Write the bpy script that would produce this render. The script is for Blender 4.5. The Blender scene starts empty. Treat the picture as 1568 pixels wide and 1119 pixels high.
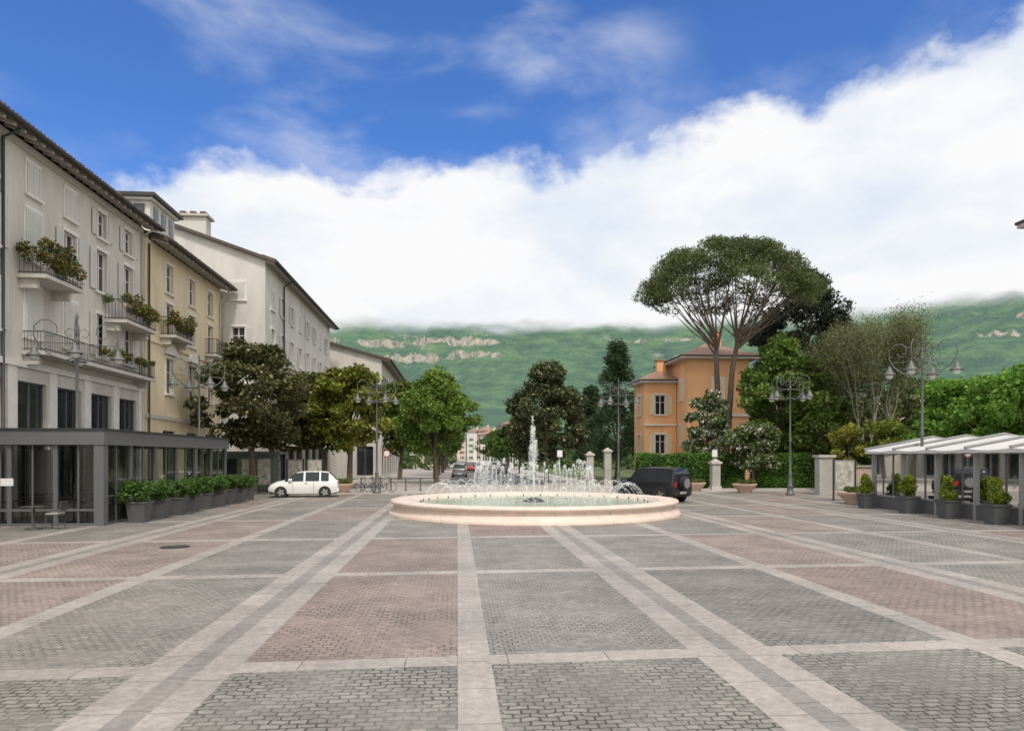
import bpy, math, random
import numpy as np
from mathutils import Vector, noise as mnoise
random.seed(7)
R=np.random.default_rng(11)
sc=bpy.context.scene
sc.view_settings.view_transform='Standard'
sc.view_settings.look='None'
sc.view_settings.exposure=0
TH=math.radians(4.37); F=1100.0; CH=2.3
def S(u,d):
    xc=(u-784)/F*d
    return (d*math.sin(TH)+xc*math.cos(TH), d*math.cos(TH)-xc*math.sin(TH))

# ---------------------------------------------------------------- materials
MATS={}
def newmat(name):
    m=bpy.data.materials.new(name); m.use_nodes=True
    nt=m.node_tree; nt.nodes.clear(); MATS[name]=m
    return m,nt,nt.nodes,nt.links
def mat(name,col,rough=.6,metal=0,var=.15,scale=2.0,bump=0,bscale=30,streak=False,spec=.5):
    m,nt,N,L=newmat(name)
    out=N.new('ShaderNodeOutputMaterial'); b=N.new('ShaderNodeBsdfPrincipled')
    L.new(b.outputs[0],out.inputs[0])
    b.inputs['Roughness'].default_value=rough; b.inputs['Metallic'].default_value=metal
    b.inputs['Specular IOR Level'].default_value=spec
    tc=N.new('ShaderNodeTexCoord'); mp=N.new('ShaderNodeMapping')
    L.new(tc.outputs['Object'],mp.inputs[0])
    if streak: mp.inputs['Scale'].default_value=(1,1,.22)
    n=N.new('ShaderNodeTexNoise'); n.inputs['Scale'].default_value=scale; n.inputs['Detail'].default_value=6; n.inputs['Roughness'].default_value=.62
    L.new(mp.outputs[0],n.inputs['Vector'])
    cr=N.new('ShaderNodeValToRGB'); cr.color_ramp.elements[0].position=.3; cr.color_ramp.elements[1].position=.7
    cr.color_ramp.elements[0].color=tuple(max(0,c*(1-var)) for c in col)+(1,)
    cr.color_ramp.elements[1].color=tuple(min(1,c*(1+var*.6)) for c in col)+(1,)
    L.new(n.outputs[0],cr.inputs[0]); L.new(cr.outputs[0],b.inputs['Base Color'])
    if bump:
        n2=N.new('ShaderNodeTexNoise'); n2.inputs['Scale'].default_value=bscale; n2.inputs['Detail'].default_value=4
        L.new(tc.outputs['Object'],n2.inputs['Vector'])
        bp=N.new('ShaderNodeBump'); bp.inputs['Strength'].default_value=bump; bp.inputs['Distance'].default_value=.02
        L.new(n2.outputs[0],bp.inputs['Height']); L.new(bp.outputs[0],b.inputs['Normal'])
    return m
def brickmat(name,c1,c2,mortar,bw,rh,ms,rot=0,rough=.55,distort=.02,bump=.5,offset=.5,stain=.25,moss=False):
    m,nt,N,L=newmat(name)
    out=N.new('ShaderNodeOutputMaterial'); b=N.new('ShaderNodeBsdfPrincipled')
    L.new(b.outputs[0],out.inputs[0]); b.inputs['Roughness'].default_value=rough
    tc=N.new('ShaderNodeTexCoord'); mp=N.new('ShaderNodeMapping'); mp.inputs['Rotation'].default_value=(0,0,rot)
    L.new(tc.outputs['Object'],mp.inputs[0])
    nd=N.new('ShaderNodeTexNoise'); nd.inputs['Scale'].default_value=3.5; nd.inputs['Detail'].default_value=3
    L.new(tc.outputs['Object'],nd.inputs['Vector'])
    sub=N.new('ShaderNodeVectorMath'); sub.operation='SUBTRACT'; sub.inputs[1].default_value=(.5,.5,.5)
    L.new(nd.outputs['Color'],sub.inputs[0])
    sc_=N.new('ShaderNodeVectorMath'); sc_.operation='SCALE'; sc_.inputs['Scale'].default_value=distort*4
    L.new(sub.outputs[0],sc_.inputs[0])
    ad=N.new('ShaderNodeVectorMath'); L.new(mp.outputs[0],ad.inputs[0]); L.new(sc_.outputs[0],ad.inputs[1])
    br=N.new('ShaderNodeTexBrick'); L.new(ad.outputs[0],br.inputs['Vector'])
    br.offset=offset
    br.inputs['Scale'].default_value=1; br.inputs['Brick Width'].default_value=bw; br.inputs['Row Height'].default_value=rh
    br.inputs['Mortar Size'].default_value=ms; br.inputs['Mortar Smooth'].default_value=.3
    br.inputs['Color1'].default_value=c1+(1,); br.inputs['Color2'].default_value=c2+(1,); br.inputs['Mortar'].default_value=mortar+(1,)
    n=N.new('ShaderNodeTexNoise'); n.inputs['Scale'].default_value=.55; n.inputs['Detail'].default_value=8; n.inputs['Roughness'].default_value=.68
    L.new(tc.outputs['Object'],n.inputs['Vector'])
    if moss:
        nm=N.new('ShaderNodeTexNoise'); nm.inputs['Scale'].default_value=.9; nm.inputs['Detail'].default_value=5
        L.new(tc.outputs['Object'],nm.inputs['Vector'])
        cm_=N.new('ShaderNodeValToRGB'); ee=cm_.color_ramp.elements; ee[0].position=.42; ee[1].position=.6
        ee[0].color=tuple(c*1.45 for c in mortar)+(1,); ee[1].color=(mortar[0]*.45,mortar[1]*.50,mortar[2]*.36,1)
        L.new(nm.outputs[0],cm_.inputs[0]); L.new(cm_.outputs[0],br.inputs['Mortar'])
    mr=N.new('ShaderNodeMapRange'); mr.inputs[1].default_value=.3; mr.inputs[2].default_value=.7; mr.inputs[3].default_value=1-stain; mr.inputs[4].default_value=1+stain*.7
    L.new(n.outputs[0],mr.inputs[0])
    n3=N.new('ShaderNodeTexNoise'); n3.inputs['Scale'].default_value=9; n3.inputs['Detail'].default_value=7; n3.inputs['Roughness'].default_value=.75
    L.new(tc.outputs['Object'],n3.inputs['Vector'])
    mr3=N.new('ShaderNodeMapRange'); mr3.inputs[1].default_value=.25; mr3.inputs[2].default_value=.75; mr3.inputs[3].default_value=.66; mr3.inputs[4].default_value=1.34
    L.new(n3.outputs[0],mr3.inputs[0])
    mm=N.new('ShaderNodeMath'); mm.operation='MULTIPLY'; L.new(mr.outputs[0],mm.inputs[0]); L.new(mr3.outputs[0],mm.inputs[1])
    vs=N.new('ShaderNodeVectorMath'); vs.operation='SCALE'; L.new(br.outputs['Color'],vs.inputs[0]); L.new(mm.outputs[0],vs.inputs['Scale'])
    L.new(vs.outputs[0],b.inputs['Base Color'])
    hs=N.new('ShaderNodeMath'); hs.operation='MULTIPLY_ADD'; L.new(n3.outputs[0],hs.inputs[0]); hs.inputs[1].default_value=-.8; L.new(br.outputs['Fac'],hs.inputs[2])
    bp=N.new('ShaderNodeBump'); bp.invert=True; bp.inputs['Strength'].default_value=bump; bp.inputs['Distance'].default_value=.01
    L.new(hs.outputs[0],bp.inputs['Height']); L.new(bp.outputs[0],b.inputs['Normal'])
    return m
def leafmat(name,trans=.3):
    m,nt,N,L=newmat(name)
    out=N.new('ShaderNodeOutputMaterial'); at=N.new('ShaderNodeAttribute'); at.attribute_name='Col'
    b=N.new('ShaderNodeBsdfPrincipled'); b.inputs['Roughness'].default_value=.55; b.inputs['Specular IOR Level'].default_value=.25
    t=N.new('ShaderNodeBsdfTranslucent'); mx=N.new('ShaderNodeMixShader'); mx.inputs[0].default_value=trans
    L.new(at.outputs['Color'],b.inputs['Base Color']); L.new(at.outputs['Color'],t.inputs[0])
    L.new(b.outputs[0],mx.inputs[1]); L.new(t.outputs[0],mx.inputs[2]); L.new(mx.outputs[0],out.inputs[0])
    return m
def glassmat(name,tint,mixf=.6,rough=.03):
    m,nt,N,L=newmat(name)
    out=N.new('ShaderNodeOutputMaterial'); t=N.new('ShaderNodeBsdfTransparent'); t.inputs[0].default_value=tint+(1,)
    g=N.new('ShaderNodeBsdfGlossy'); g.inputs['Roughness'].default_value=rough
    fr=N.new('ShaderNodeFresnel'); fr.inputs[0].default_value=1.5
    ma=N.new('ShaderNodeMath'); ma.operation='ADD'; ma.inputs[1].default_value=mixf; L.new(fr.outputs[0],ma.inputs[0]); ma.use_clamp=True
    mx=N.new('ShaderNodeMixShader'); L.new(ma.outputs[0],mx.inputs[0]); L.new(t.outputs[0],mx.inputs[1]); L.new(g.outputs[0],mx.inputs[2]); L.new(mx.outputs[0],out.inputs[0])
    return m

mat('stucco_grey',(.58,.55,.505),.9,var=.2,scale=.9,bump=.15,streak=True)
mat('stucco_cream',(.70,.60,.42),.9,var=.18,scale=.9,bump=.15,streak=True)
mat('stucco_white',(.62,.605,.57),.9,var=.22,scale=.7,bump=.15,streak=True)
mat('stucco_orange',(.80,.46,.24),.9,var=.14,scale=.7,bump=.1,streak=True)
mat('stucco_pink',(.62,.47,.39),.9,var=.15,scale=.7)
mat('trim_white',(.72,.70,.67),.7,var=.1)
mat('trim_stone',(.50,.47,.43),.8,var=.15,scale=4)
mat('shutter_grey',(.60,.59,.56),.6,var=.08)
mat('shutter_green',(.09,.13,.10),.6,var=.1)
mat('window_glass',(.03,.035,.04),.06,var=.4,scale=.6,spec=.7)
mat('roof_dark',(.10,.08,.07),.8,var=.3,scale=5,bump=.6,bscale=9)
mat('roof_edge',(.05,.045,.042),.6)
brickmat('roof_terracotta',(.42,.24,.17),(.33,.19,.13),(.14,.08,.06),.22,.35,.03,bump=.8)
mat('metal_dark',(.045,.05,.052),.45,metal=.3,var=.1)
mat('metal_lamp',(.13,.14,.135),.5,metal=.2,var=.15)
mat('terrace_frame',(.12,.125,.13),.45,var=.08)
mat('frame_light',(.30,.31,.31),.4,var=.06)
mat('awning_white',(.58,.58,.57),.8,var=.1,scale=1.5)
mat('awning_shop',(.6,.57,.52),.8,var=.12)
mat('lamp_glass',(.6,.6,.55),.3)
mat('marble_pink',(.70,.58,.505),.5,var=.14,scale=3,bump=.1)
mat('bark',(.12,.095,.07),.95,var=.35,scale=5,bump=.8,bscale=12)
mat('bark_pine',(.13,.095,.075),.95,var=.35,scale=4,bump=.8,bscale=10)
mat('bark_grey',(.25,.23,.19),.95,var=.3,scale=5)
mat('planter_grey',(.085,.09,.095),.6,var=.12)
mat('terracotta_pot',(.52,.38,.30),.8,var=.15)
mat('soil',(.05,.04,.03),.95)
mat('tyre',(.02,.02,.02),.8); mat('hub',(.5,.5,.5),.3,metal=.8)
mat('car_white',(.78,.78,.77),.25,var=.02); mat('car_dark',(.018,.02,.024),.2,var=.05); mat('car_grey',(.2,.21,.22),.25,var=.05); mat('car_red',(.3,.03,.02),.25)
mat('car_glass',(.02,.025,.03),.05); mat('light_red',(.4,.02,.02),.3); mat('light_clear',(.7,.7,.65),.15)
mat('black_plastic',(.03,.03,.03),.6)
mat('sign_white',(.75,.75,.75),.5,var=.03); mat('sign_red',(.5,.03,.03),.5)
mat('poster',(.5,.48,.42),.5,var=.7,scale=3)
mat('chair_dark',(.06,.055,.05),.6)
mat('cushion',(.36,.33,.29),.9)
mat('interior',(.17,.15,.125),.8,var=.4,scale=.7)
mat('concrete',(.42,.40,.37),.85,var=.2,scale=1.2,bump=.2)
mat('kerb_stone',(.45,.43,.40),.8,var=.15,scale=3)
mat('asphalt',(.14,.14,.14),.75,var=.15,scale=3,bump=.2,bscale=60)
mat('paving_pale',(.42,.38,.35),.6,var=.16,scale=1.0)
mat('grass_ground',(.10,.13,.05),.95,var=.4,scale=.4)
mat('paint_white',(.7,.7,.7),.6)
glassmat('terrace_glass',(.78,.82,.82),.05)
brickmat('cobble_grey',(.272,.250,.228),(.208,.193,.178),(.145,.132,.115),.125,.095,.009,distort=.014,moss=True,stain=.28)
brickmat('cobble_dark',(.235,.218,.20),(.172,.162,.15),(.12,.11,.095),.15,.10,.011,distort=.018,moss=True,stain=.28)
brickmat('cobble_red',(.29,.225,.195),(.22,.175,.155),(.145,.117,.1),.155,.105,.009,distort=.014,moss=True,stain=.28)
brickmat('cobble_rose',(.32,.258,.226),(.245,.2,.178),(.16,.132,.115),.12,.10,.009,distort=.014,moss=True,stain=.28)
brickmat('cobble_coarse',(.262,.242,.22),(.19,.178,.163),(.115,.107,.09),.16,.10,.012,distort=.035,moss=True,stain=.3)
brickmat('slab_long',(.36,.328,.30),(.305,.279,.256),(.15,.137,.125),.95,40,.008,rot=math.pi/2,distort=.003,bump=.35,stain=.26)
brickmat('slab_cross',(.36,.328,.30),(.305,.279,.256),(.15,.137,.125),1.15,40,.008,distort=.003,bump=.35,stain=.26)
brickmat('channel',(.26,.238,.218),(.22,.202,.187),(.14,.127,.115),.48,40,.008,rot=math.pi/2,distort=.003,bump=.35,stain=.26)
leafmat('foliage')

m,nt,N,L=newmat('water')
o_=N.new('ShaderNodeOutputMaterial'); b=N.new('ShaderNodeBsdfPrincipled'); L.new(b.outputs[0],o_.inputs[0])
b.inputs['Base Color'].default_value=(.40,.46,.36,1); b.inputs['Roughness'].default_value=.2
n=N.new('ShaderNodeTexNoise'); n.inputs['Scale'].default_value=5; n.inputs['Detail'].default_value=5
bp=N.new('ShaderNodeBump'); bp.inputs['Strength'].default_value=.4; bp.inputs['Distance'].default_value=.05
tc=N.new('ShaderNodeTexCoord'); L.new(tc.outputs['Object'],n.inputs['Vector']); L.new(n.outputs[0],bp.inputs['Height']); L.new(bp.outputs[0],b.inputs['Normal'])
m,nt,N,L=newmat('water_spray')
o_=N.new('ShaderNodeOutputMaterial'); b=N.new('ShaderNodeBsdfDiffuse'); b.inputs[0].default_value=(.9,.92,.93,1)
t=N.new('ShaderNodeBsdfTranslucent'); t.inputs[0].default_value=(.9,.92,.93,1); mx=N.new('ShaderNodeMixShader'); mx.inputs[0].default_value=.5
L.new(b.outputs[0],mx.inputs[1]); L.new(t.outputs[0],mx.inputs[2]); L.new(mx.outputs[0],o_.inputs[0])

# ---------------------------------------------------------------- mesh builder
class MB:
    def __init__(s): s.v=[];s.f=[];s.m=[];s.names=[];s.sm=[]
    def mi(s,n):
        if n not in s.names: s.names.append(n)
        return s.names.index(n)
    def face(s,pts,m,smooth=False):
        i=len(s.v); s.v+= [tuple(p) for p in pts]; s.f.append(tuple(range(i,i+len(pts)))); s.m.append(s.mi(m)); s.sm.append(smooth)
    def hexa(s,p,m):
        i=len(s.v); s.v+=[tuple(q) for q in p]; k=s.mi(m)
        for f in ((3,2,1,0),(4,5,6,7),(0,1,5,4),(1,2,6,5),(2,3,7,6),(3,0,4,7)):
            s.f.append(tuple(i+j for j in f)); s.m.append(k); s.sm.append(False)
    def box(s,x0,x1,y0,y1,z0,z1,m,taper=0):
        t=taper
        s.hexa([(x0+t,y0+t,z0),(x1-t,y0+t,z0),(x1-t,y1-t,z0),(x0+t,y1-t,z0),(x0,y0,z1),(x1,y0,z1),(x1,y1,z1),(x0,y1,z1)],m)
    def tube(s,pts,rad,m,seg=7,cap=True):
        pts=[Vector(p) for p in pts]
        if not hasattr(rad,'__len__'): rad=[rad]*len(pts)
        i0=len(s.v); k=s.mi(m); up=None
        for j,p in enumerate(pts):
            d=(pts[min(j+1,len(pts)-1)]-pts[max(j-1,0)])
            if d.length<1e-9: d=Vector((0,0,1))
            d.normalize()
            if up is None: up=Vector((1,0,0)) if abs(d.x)<.8 else Vector((0,1,0))
            a=d.cross(up); 
            if a.length<1e-4: a=d.cross(Vector((0,1,.3)))
            a.normalize(); bb=d.cross(a); up=a.cross(d)
            for q in range(seg):
                t=2*math.pi*q/seg
                s.v.append(tuple(p+(a*math.cos(t)+bb*math.sin(t))*rad[j]))
        for j in range(len(pts)-1):
            for q in range(seg):
                a0=i0+j*seg+q; b0=i0+j*seg+(q+1)%seg
                s.f.append((a0,b0,b0+seg,a0+seg)); s.m.append(k); s.sm.append(True)
        if cap:
            s.f.append(tuple(i0+q for q in range(seg))); s.m.append(k); s.sm.append(False)
            e=i0+(len(pts)-1)*seg; s.f.append(tuple(e+q for q in range(seg))); s.m.append(k); s.sm.append(False)
    def lathe(s,prof,m,seg=32,c=(0,0,0),smooth=True):
        i0=len(s.v)
        for r,z in prof:
            for q in range(seg):
                t=2*math.pi*q/seg; s.v.append((c[0]+r*math.cos(t),c[1]+r*math.sin(t),c[2]+z))
        k=s.mi(m)
        for j in range(len(prof)-1):
            for q in range(seg):
                a0=i0+j*seg+q; b0=i0+j*seg+(q+1)%seg
                s.f.append((a0,b0,b0+seg,a0+seg)); s.m.append(k); s.sm.append(smooth)
    def mesh(s,name):
        me=bpy.data.meshes.new(name); me.from_pydata(s.v,[],s.f)
        for n in s.names: me.materials.append(MATS[n])
        me.polygons.foreach_set('material_index',s.m); me.polygons.foreach_set('use_smooth',s.sm); me.update()
        return me
def link(name,data,loc=(0,0,0),rz=0,parent=None,scale=1):
    o=bpy.data.objects.new(name,data); sc.collection.objects.link(o); o.location=loc; o.rotation_euler=(0,0,rz)
    if scale!=1: o.scale=(scale,)*3
    if parent: o.parent=parent
    return o
def group(name,loc,parts,rz=0,scale=1):
    e=link(name,None,loc,rz,scale=scale)
    for n,me in parts: link(n,me,parent=e)
    return e
def single(name,mb,loc=(0,0,0),rz=0): return link(name,mb.mesh(name),loc,rz)

def leaves(name,C,col,size,asp=.6,matn='foliage',flat=0,vert=0):
    n=len(C); a=R.normal(size=(n,3)); a[:,2]*=(1-flat)
    if vert: a[:,2]+=vert*4
    a/=np.linalg.norm(a,axis=1)[:,None]
    b=np.cross(a,R.normal(size=(n,3))); b/=np.linalg.norm(b,axis=1)[:,None]
    s=(size*R.uniform(.6,1.3,n))[:,None]
    V=np.stack([C-a*s,C-b*s*asp,C+a*s,C+b*s*asp],1).reshape(-1,3)
    me=bpy.data.meshes.new(name); me.vertices.add(4*n); me.loops.add(4*n); me.polygons.add(n)
    me.vertices.foreach_set('co',V.astype(np.float32).ravel()); me.loops.foreach_set('vertex_index',np.arange(4*n,dtype=np.int32))
    me.polygons.foreach_set('loop_start',np.arange(0,4*n,4,dtype=np.int32)); me.update(calc_edges=True)
    at=me.color_attributes.new('Col','FLOAT_COLOR','POINT')
    cc=np.ones((4*n,4),dtype=np.float32); cc[:,:3]=np.repeat(np.clip(col,0,1),4,axis=0); at.data.foreach_set('color',cc.ravel())
    me.materials.append(MATS[matn]); me.validate(); return me
def cloudpts(cl,n):
    cl=np.array(cl); w=(cl[:,3]*cl[:,4]); w/=w.sum(); k=R.choice(len(cl),n,p=w)
    d=R.normal(size=(n,3)); d/=np.linalg.norm(d,axis=1)[:,None]
    rr=R.uniform(.35,1.0,n)**.6*R.uniform(.85,1.18,n)
    return cl[k,:3]+d*cl[k,3:6]*rr[:,None],k
def colours(k,base,var=.35,alt=None,altp=0,nc=500,lv=.35):
    f=R.uniform(1-var,1+var,nc)[k]*R.uniform(1-lv,1+lv,len(k))
    col=np.array(base)[None,:]*np.array([1.34,1.2,1.0])*f[:,None]; col[:,0]*=R.uniform(.8,1.3,len(k))
    if alt is not None:
        q=R.random(len(k))<altp; col[q]=np.array(alt)*R.uniform(.7,1.2,q.sum())[:,None]
    return col
def crown(r,z0,z1,ncl,shape,crs):
    cl=[]; H=z1-z0
    for i in range(ncl):
        t=R.uniform(0.04,.96)
        if shape=='round': pr=math.sqrt(max(0,1-(2*t-1)**2))**.8
        elif shape=='egg': pr=max(0,math.sin(math.pi*min(1,t**.75)))**.7
        elif shape=='cone': pr=(1-t)**.8*min(1,.45+t*5)
        a=R.uniform(0,2*math.pi); q=math.sqrt(R.uniform(.12,1))
        cr=crs*r*R.uniform(.6,1.2)
        rad=max(0,(r*pr*R.uniform(.86,1.14)-cr*.6))*q
        zz=z0+cr*.5+(H-cr)*t
        cl.append((rad*math.cos(a),rad*math.sin(a),zz,cr,cr,cr*R.uniform(.6,.85)))
    return cl
def tree(name,u,d,r,z0,z1,base,n=13000,leaf=.17,shape='round',ncl=60,crs=.27,var=.3,alt=None,altp=0,tr=.2,bark='bark',asp=.6,XY=None,limbs=12,flat=0):
    x,y=XY if XY else S(u,d)
    cl=crown(r,z0,z1,ncl,shape,crs)
    P,k=cloudpts(cl,n); P[:,2]=np.maximum(P[:,2],.3)
    f=leaves(name+'_foliage',P,colours(k,base,var,alt,altp),leaf,asp,flat=flat)
    t=MB(); zt=z0+(z1-z0)*.55
    bend=R.uniform(-.25,.25,2)
    t.tube([(0,0,-.1),(0,0,.25),(bend[0]*.4,bend[1]*.4,z0*.6),(bend[0],bend[1],z0+.5),(0,0,zt)],[tr*1.7,tr*1.15,tr,tr*.85,tr*.35],bark,9)
    idx=R.choice(len(cl),min(limbs,len(cl)),replace=False)
    for i in idx:
        c=cl[i]; zb=min(z0*.75+R.uniform(0,1)*(zt-z0*.75)*.8,c[2]-.2)
        t.tube([(bend[0]*.8,bend[1]*.8,zb),(c[0]*.45,c[1]*.45,(zb+c[2])*.5+.15),(c[0]*.95,c[1]*.95,c[2])],[tr*.42,tr*.28,tr*.08],bark,5)
    return group(name,(x,y,0),[('trunk',t.mesh('trunk')),('crown',f)],rz=0)

# ---------------------------------------------------------------- ground
def build_ground():
    g=MB(); g.face([(-6000,-3000,0),(6000,-3000,0),(6000,7000,0),(-6000,7000,0)],'grass_ground'); single('ground',g)
    p=MB(); z=.012; X0,X1=-30,38; Y0,Y1=-8,46
    bands=[]
    for k in range(-5,7):
        c=.19+6.13*k; bands.append((c-.19,c+.19,'slab_long'))
        c=3.25+6.13*k; bands+= [(c-.5,c-.13,'slab_long'),(c-.13,c+.13,'channel'),(c+.13,c+.5,'slab_long')]
    bands=[b for b in bands if b[0]>X0 and b[1]<X1]; bands.sort()
    def q(x0,x1,ya,yb,m):
        sk=.04
        f=lambda x,y:(x,y+sk*x,z)
        p.face([f(x0,ya),f(x1,ya),f(x1,yb),f(x0,yb)],m)
    rows=[8.12+6.25*j for j in range(-2,7)]
    for b in bands: q(b[0],b[1],Y0,Y1,b[2])
    table={(-1,2):'cobble_coarse',(-1,3):'cobble_red',(-1,4):'cobble_red',(0,2):'cobble_coarse',(0,3):'cobble_grey',(0,4):'cobble_grey',(-2,2):'cobble_coarse',
           (-2,3):'cobble_grey',(-3,3):'cobble_rose',(-2,4):'cobble_grey',(-3,4):'cobble_rose',(1,2):'cobble_coarse',(1,3):'cobble_dark',(2,3):'cobble_red',(1,4):'cobble_grey',(2,4):'cobble_rose',(2,2):'cobble_coarse',(3,3):'cobble_grey',(-4,3):'cobble_rose',(-4,4):'cobble_rose'}
    ms=['cobble_grey','cobble_rose','cobble_grey','cobble_grey','cobble_red','cobble_grey']
    cols=[]
    for i in range(len(bands)-1):
        if bands[i+1][0]-bands[i][1]>.5: cols.append((bands[i][1],bands[i+1][0]))
    for (a,b2) in cols:
        ci=int(round(((a+b2)/2-1.56)/3.07))
        prev=Y0
        for ri,ry in enumerate(rows+[Y1+.19]):
            m=table.get((ci,ri),ms[(ci*7+ri*5+3)%6])
            if ry-.19>prev: q(a,b2,prev,min(ry-.19,Y1),m)
            if ry<Y1-.3: q(a,b2,ry-.19,ry+.19,'slab_cross')
            prev=ry+.19
    single('plaza_paving',p)
    s=MB(); s.box(-45,50,47.6,60,-.2,.018,'paving_pale'); s.box(-45,X0,-10,47.6,-.2,.01,'paving_pale'); s.box(X1,60,-10,47.6,-.2,.01,'paving_pale')
    s.face([(-30,43.8,.006),(38,43.8,.006),(38,47.6,.006),(-30,47.6,.006)],'paving_pale')
    single('pavement',s)
    st=MB(); st.face([(-.7,60,.02),(7.3,60,.02),(7.3,420,.02),(-.7,420,.02)],'asphalt')
    for i in range(30):
        y=64+i*9; st.face([(3.22,y,.026),(3.36,y,.026),(3.36,y+4,.026),(3.22,y+4,.026)],'paint_white')
    for i in range(7):
        x=-.3+i*1.1; st.face([(x,61,.026),(x+.5,61,.026),(x+.5,63.4,.026),(x,63.4,.026)],'paint_white')
    single('street',st)
    k=MB()
    k.box(-10,-.7,60.02,420,-.1,.13,'paving_pale'); k.box(7.3,12,60.02,420,-.1,.13,'paving_pale')
    k.box(12.2,27.5,48.6,48.9,0,.14,'kerb_stone'); 
    single('kerb',k)
    mh=MB(); mh.lathe([(.36,.014),(.36,.02),(.3,.02),(.3,.016),(.001,.016)],'metal_dark',24)
    x,y=S(268,2.3*1100/138); single('manhole_cover',mh,(x,y,.002))
build_ground()

# ---------------------------------------------------------------- buildings
class Bld:
    def __init__(s,name): s.name=name; s.parts={}
    def p(s,n):
        if n not in s.parts: s.parts[n]=MB()
        return s.parts[n]
    def done(s): return group(s.name,(0,0,0),[(n,m.mesh(n)) for n,m in s.parts.items()])
def facade(o,p0,dr,nr,Ln,H,wins,wall,depth=.2,trim='trim_white',z0=0,shut='shutter_grey',cap=(False,False)):
    def P(s,z,f): return (p0[0]+dr[0]*s+nr[0]*f,p0[1]+dr[1]*s+nr[1]*f,z)
    def ob(part,s0,s1,a,b,f0,f1,m):
        o.p(part).hexa([P(s0,a,f0),P(s1,a,f0),P(s1,a,f1),P(s0,a,f1),P(s0,b,f0),P(s1,b,f0),P(s1,b,f1),P(s0,b,f1)],m)
    ss=sorted(set([0,Ln]+[w[0] for w in wins]+[w[1] for w in wins])); zs=sorted(set([z0,H]+[w[2] for w in wins]+[w[3] for w in wins]))
    W=o.p('walls')
    for i in range(len(ss)-1):
        for j in range(len(zs)-1):
            cx=(ss[i]+ss[i+1])/2; cz=(zs[j]+zs[j+1])/2
            if any(w[0]<cx<w[1] and w[2]<cz<w[3] for w in wins): continue
            W.face([P(ss[i],zs[j],0),P(ss[i+1],zs[j],0),P(ss[i+1],zs[j+1],0),P(ss[i],zs[j+1],0)],wall)
    for w in wins:
        a,b,c,d=w[:4]; kind=w[4] if len(w)>4 else 'open'
        for q in ([(a,c),(a,d)],[(b,c),(b,d)],[(a,c),(b,c)],[(a,d),(b,d)]):
            W.face([P(q[0][0],q[0][1],0),P(q[1][0],q[1][1],0),P(q[1][0],q[1][1],-depth),P(q[0][0],q[0][1],-depth)],wall)
        o.p('windows').face([P(a,c,-depth),P(b,c,-depth),P(b,d,-depth),P(a,d,-depth)],'window_glass')
        t=.06; fm='trim_white' if kind!='shop' else 'terrace_frame'
        for (s0,s1,q0,q1) in ((a,a+t,c,d),(b-t,b,c,d),(a+t,b-t,c,c+t),(a+t,b-t,d-t,d),((a+b)/2-.035,(a+b)/2+.035,c+t,d-t)):
            ob('windows',s0,s1,q0,q1,-depth+.005,-depth+.06,fm)
        if kind!='shop':
            for side in (0,1):
                s0,s1=(a+t,(a+b)/2-.035) if side==0 else ((a+b)/2+.035,b-t)
                ob('windows',s0,s1,c+(d-c)*.62,c+(d-c)*.62+.04,-depth+.005,-depth+.045,fm)
            tw=.11
            ob('trim',a-tw,a-.002,c,d,.002,.035,trim); ob('trim',b+.002,b+tw,c,d,.002,.035,trim); ob('trim',a-tw,b+tw,d+.002,d+.15,.002,.06,trim)
            ob('trim',a-tw-.05,b+tw+.05,c-.1,c-.002,.002,.13,trim)
        if kind in ('shut','closed','half'):
            hw=(b-a)/2
            if kind=='closed': segs=[(a,(a+b)/2-.005),((a+b)/2+.005,b)]
            elif kind=='shut': segs=[(a-hw-.12,a-.125),(b+.125,b+hw+.12)]
            else: segs=[(a-hw-.12,a-.125),((a+b)/2+.005,b)]
            for s0,s1 in segs:
                ob('shutters',s0,s1,c+.01,d-.01,.038,.06,shut)
                ob('shutters',s0,s0+.06,c+.01,d-.01,.061,.08,shut); ob('shutters',s1-.06,s1,c+.01,d-.01,.061,.08,shut)
                nn=int((d-c)/.11)
                for q in range(nn):
                    zc=c+.03+q*(d-c-.06)/nn; ob('shutters',s0+.062,s1-.062,zc,zc+.06,.061,.074,shut)
        if kind=='ped':
            ob('trim',a-.25,b+.25,d+.2,d+.32,.002,.22,trim)
            c0=(a+b)/2; n=10
            for q in range(n):
                t0=math.pi*q/n; t1=math.pi*(q+1)/n; rr=(b-a)/2+.22
                A=(c0-rr*math.cos(t0),d+.33+.42*math.sin(t0)); B=(c0-rr*math.cos(t1),d+.33+.42*math.sin(t1))
                o.p('trim').hexa([P(A[0],d+.325,.004),P(B[0],d+.325,.004),P(B[0],d+.325,.18),P(A[0],d+.325,.18),P(A[0],A[1],.004),P(B[0],B[1],.004),P(B[0],B[1],.18),P(A[0],A[1],.18)],trim)
    for fl,s in zip(cap,(0,Ln)):
        if fl: W.face([P(s,z0,0),P(s,z0,-depth-.035),P(s,H,-depth-.035),P(s,H,0)],wall)
    return ob,P
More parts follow.
